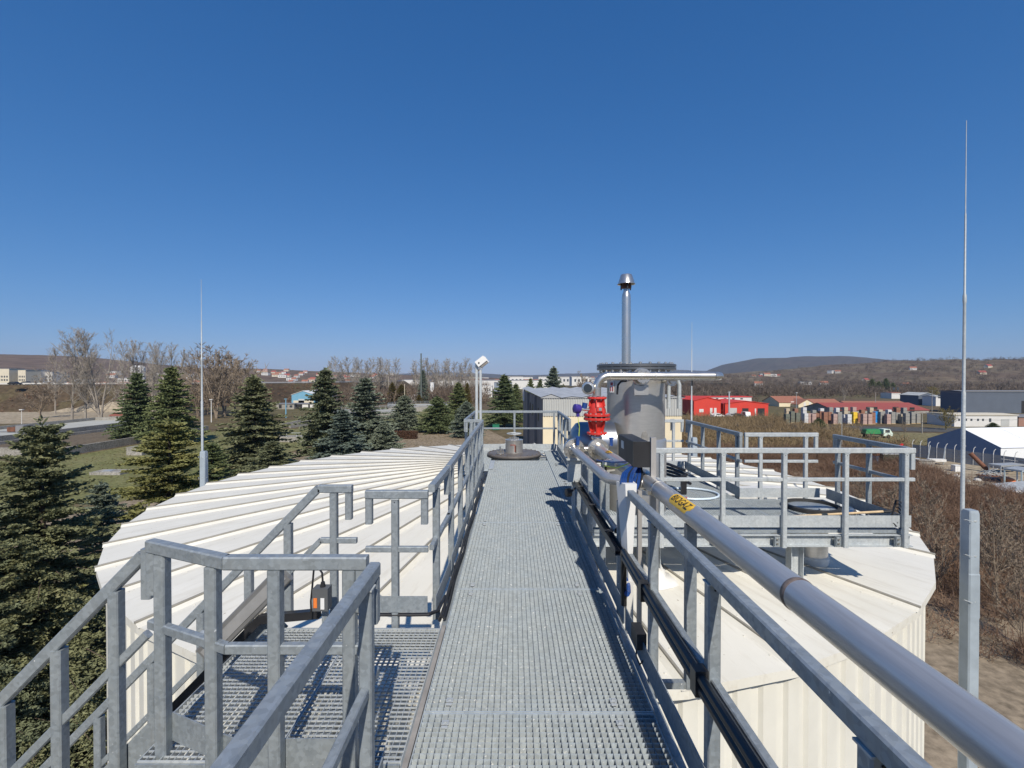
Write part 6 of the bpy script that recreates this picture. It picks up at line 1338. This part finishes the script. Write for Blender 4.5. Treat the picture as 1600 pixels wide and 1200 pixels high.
# ---- treatment basins, lawn furniture on the left
t = thing('sludge_basin', 'long low concrete basin with dry brown bed on the left beyond the spruces', 'basin', (-90, 103, GZ))
x0, x1, y0, y1 = -101, -80, 84, 124
for nm, bx in (('wall', (x0, x0+0.5, y0, y1)), ('wall', (x1-0.5, x1, y0, y1)), ('wall', (x0+0.51, x1-0.51, y0, y0+0.5)), ('wall', (x0+0.51, x1-0.51, y1-0.5, y1))):
    MB().bb(bx[0], bx[1], bx[2], bx[3], GZ, GZ+1.5).build(nm, concrete, t, smooth=False)
MB().bb(x0+0.52, x1-0.52, y0+0.52, y1-0.52, GZ, GZ+0.9).build('bed', sludge, t, smooth=False)
t = thing('clarifier_channel', 'pale concrete channel with raised rim behind the sludge basin', 'basin', (-112, 110, GZ))
x0, x1, y0, y1 = -124, -102.5, 84, 140
for bx in ((x0, x0+0.5, y0, y1), (x1-0.5, x1, y0, y1), (x0+0.51, x1-0.51, y0, y0+0.5), (x0+0.51, x1-0.51, y1-0.5, y1)):
    MB().bb(bx[0], bx[1], bx[2], bx[3], GZ, GZ+2.4).build('wall', concrete, t, smooth=False)
MB().bb(x0+0.52, x1-0.52, y0+0.52, y1-0.52, GZ, GZ+1.6).build('floor', m_plain('pale_basin_floor', (0.42, 0.42, 0.38), 0.7, 0, 0.1, 0.3), t, smooth=False)
pth = Vector((-103.5, 100, GZ))
t = thing('scraper_bridge', 'low dark scraper machine on the rim of the concrete channel', 'machine', (-112, 100, GZ+2.4))
MB().bb(-124, -102.4, 99.4, 100.6, GZ+2.45, GZ+2.7).bb(-104.5, -102.8, 99, 101, GZ+2.7, GZ+4.0).build('bridge', b_roofgrey, t); MB().bb(-106.5, -104.7, 99.2, 100.8, GZ+2.71, GZ+3.6).build('motor_box', rust, t)
p = ground(214, 711); t = thing('concrete_block', 'pale concrete block on the lawn below the dark spruce', 'block', p); MB().bb(p.x-1.4, p.x+1.4, p.y-1, p.y+1, GZ, GZ+1.4).build('block', concrete, t, smooth=False); MB().bb(p.x-1.45, p.x+1.45, p.y-1.05, p.y+1.05, GZ+1.41, GZ+1.5).build('lid', concrete, t, smooth=False)
p = ground(172, 741); t = thing('concrete_slab', 'flat pale concrete slab lying on the lawn', 'slab', p); MB().bb(p.x-2.2, p.x+2.2, p.y-1.2, p.y+1.2, GZ, GZ+0.45).build('slab', concrete, t, smooth=False); MB().bb(p.x-1.0, p.x+0.2, p.y-.6, p.y+.6, GZ+0.46, GZ+0.52).build('hatch', gsheet, t, smooth=False)
p = ground(184, 660); t = thing('red_roofed_shelter', 'small open shelter with red-brown roof left of the dark spruce', 'shelter', p)
for dx in (-1.6, 1.6):
    for dy in (-1.2, 1.2): MB().bb(p.x+dx-.08, p.x+dx+.08, p.y+dy-.08, p.y+dy+.08, GZ, GZ+2.1).build('post', white_dirty, t, smooth=False)
MB().add([(p.x-2.1,p.y-1.6,GZ+2.1),(p.x+2.1,p.y-1.6,GZ+2.1),(p.x+1.6,p.y,GZ+3.0),(p.x-1.6,p.y,GZ+3.0),(p.x+2.1,p.y+1.6,GZ+2.1),(p.x-2.1,p.y+1.6,GZ+2.1)], [(0,1,2,3),(3,2,4,5),(0,3,5),(1,4,2)]).build('roof', bm_('brown_red_roof', (0.22, 0.07, 0.05)), t, smooth=False)
mb = MB(); p = ground(140, 644); rs_ = random.Random(8); vs = []; nx_, ny_ = 26, 8
for i in range(nx_+1):
    for j in range(ny_+1):
        u, v = i/nx_, j/ny_; hgt = 3.6*math.sin(math.pi*u)**0.7*math.sin(math.pi*v)*(0.55 + 0.6*abs(math.sin(u*13+v*2)))*rs_.uniform(.85, 1.1); vs.append((p.x-19+44*u, p.y+14*v, GZ-0.05+hgt))
mb.add(vs, [(i*(ny_+1)+j, (i+1)*(ny_+1)+j, (i+1)*(ny_+1)+j+1, i*(ny_+1)+j+1) for i in range(nx_) for j in range(ny_)]); o = mb.build('sand_heap', g_sand, ang=60); tag(o, 'long pale sand heap on the gravel behind the poplar trio', 'sand heap')
for lab, x, y, rr in (('round concrete clarifier with railing left of the blue spruce', 585, 650, 15), ('round concrete clarifier behind the lone dark spruce', 655, 640, 14)):
    p = ground(x, y); t = thing('round_clarifier', lab, 'clarifier', p, 0, 'round clarifiers')
    MB().lathe([(rr, 0), (rr, 2.0), (rr-0.6, 2.0), (rr-0.6, 1.2), (0, 1.1)], p, n=48).build('basin', concrete, t)
    mb = MB()
    for k in range(40): a_ = 2*math.pi*k/40; mb.cyl((p.x+(rr-.2)*math.cos(a_), p.y+(rr-.2)*math.sin(a_), GZ+2), (p.x+(rr-.2)*math.cos(a_), p.y+(rr-.2)*math.sin(a_), GZ+3.1), 0.04, n=4)
    for z in (2.55, 3.1): mb.tube([(p.x+(rr-.2)*math.cos(2*math.pi*k/40), p.y+(rr-.2)*math.sin(2*math.pi*k/40), GZ+z) for k in range(41)], 0.04, 4)
    mb.build('railing', galv_pale, t); MB().bb(p.x-rr, p.x+rr, p.y-.6, p.y+.6, GZ+2.05, GZ+2.3).build('bridge', gsheet, t)
p = ground(452, 668); t = thing('concrete_trough', 'pair of slanting concrete walls forming a trough on the lawn', 'trough', p)
for dx in (-1.6, 1.2): MB().beam((p.x+dx, p.y-2.5, GZ+0.3), (p.x+dx+2.2, p.y+6, GZ+0.9), 0.4, 1.6).build('wall', concrete, t, smooth=False)
p = ground(470, 690); t = thing('concrete_channel', 'low grey concrete channel with handrail behind the olive spruce', 'channel', p)
MB().bb(p.x-7, p.x+4, p.y-1.5, p.y+1.5, GZ, GZ+1.2).build('channel_wall', concrete, t, smooth=False); MB().bb(p.x-7, p.x+4, p.y-1.45, p.y-1.38, GZ+2.0, GZ+2.1).build('handrail', galv_pale, t)
for k in range(6): MB().bb(p.x-6.9+k*2.15, p.x-6.8+k*2.15, p.y-1.46, p.y-1.37, GZ+1.2, GZ+2.0).build('handrail_post', galv_pale, t)
p = ground(775, 672); t = thing('green_bin', 'small green bin under the big spruce beyond the cross rail', 'bin', p); MB().bb(p.x-.9, p.x+.9, p.y-.5, p.y+.5, GZ+0.1, GZ+1.5).build('body', m_plain('bin_green', (0.01, 0.16, 0.09), 0.5), t); MB().bb(p.x-.95, p.x+.95, p.y-.55, p.y+.55, GZ+1.51, GZ+1.62).build('lid', m_plain('bin_lid_green', (0.015, 0.12, 0.07), 0.5), t)

# ------------------------------------------------------------------ the air: thin even haze over the whole place
mb = MB(); mb.bb(-8100, 8100, -1600, 8900, GZ-1.5, 260)
hz_o = mb.build('haze', None or bpy.data.materials.new('pale_haze'), smooth=False); hz_o['kind'] = 'stuff'; hz_o['label'] = 'thin pale haze in the air over the whole valley'; hz_o['category'] = 'haze'
hm = hz_o.data.materials[0]; hm.use_nodes = True; nt = hm.node_tree; nt.nodes.clear()
pv = nt.nodes.new('ShaderNodeVolumePrincipled'); pv.inputs['Color'].default_value = (0.60, 0.76, 1.0, 1); pv.inputs['Density'].default_value = 0.00007; pv.inputs['Anisotropy'].default_value = 0.0
mo = nt.nodes.new('ShaderNodeOutputMaterial'); nt.links.new(pv.outputs[0], mo.inputs['Volume'])
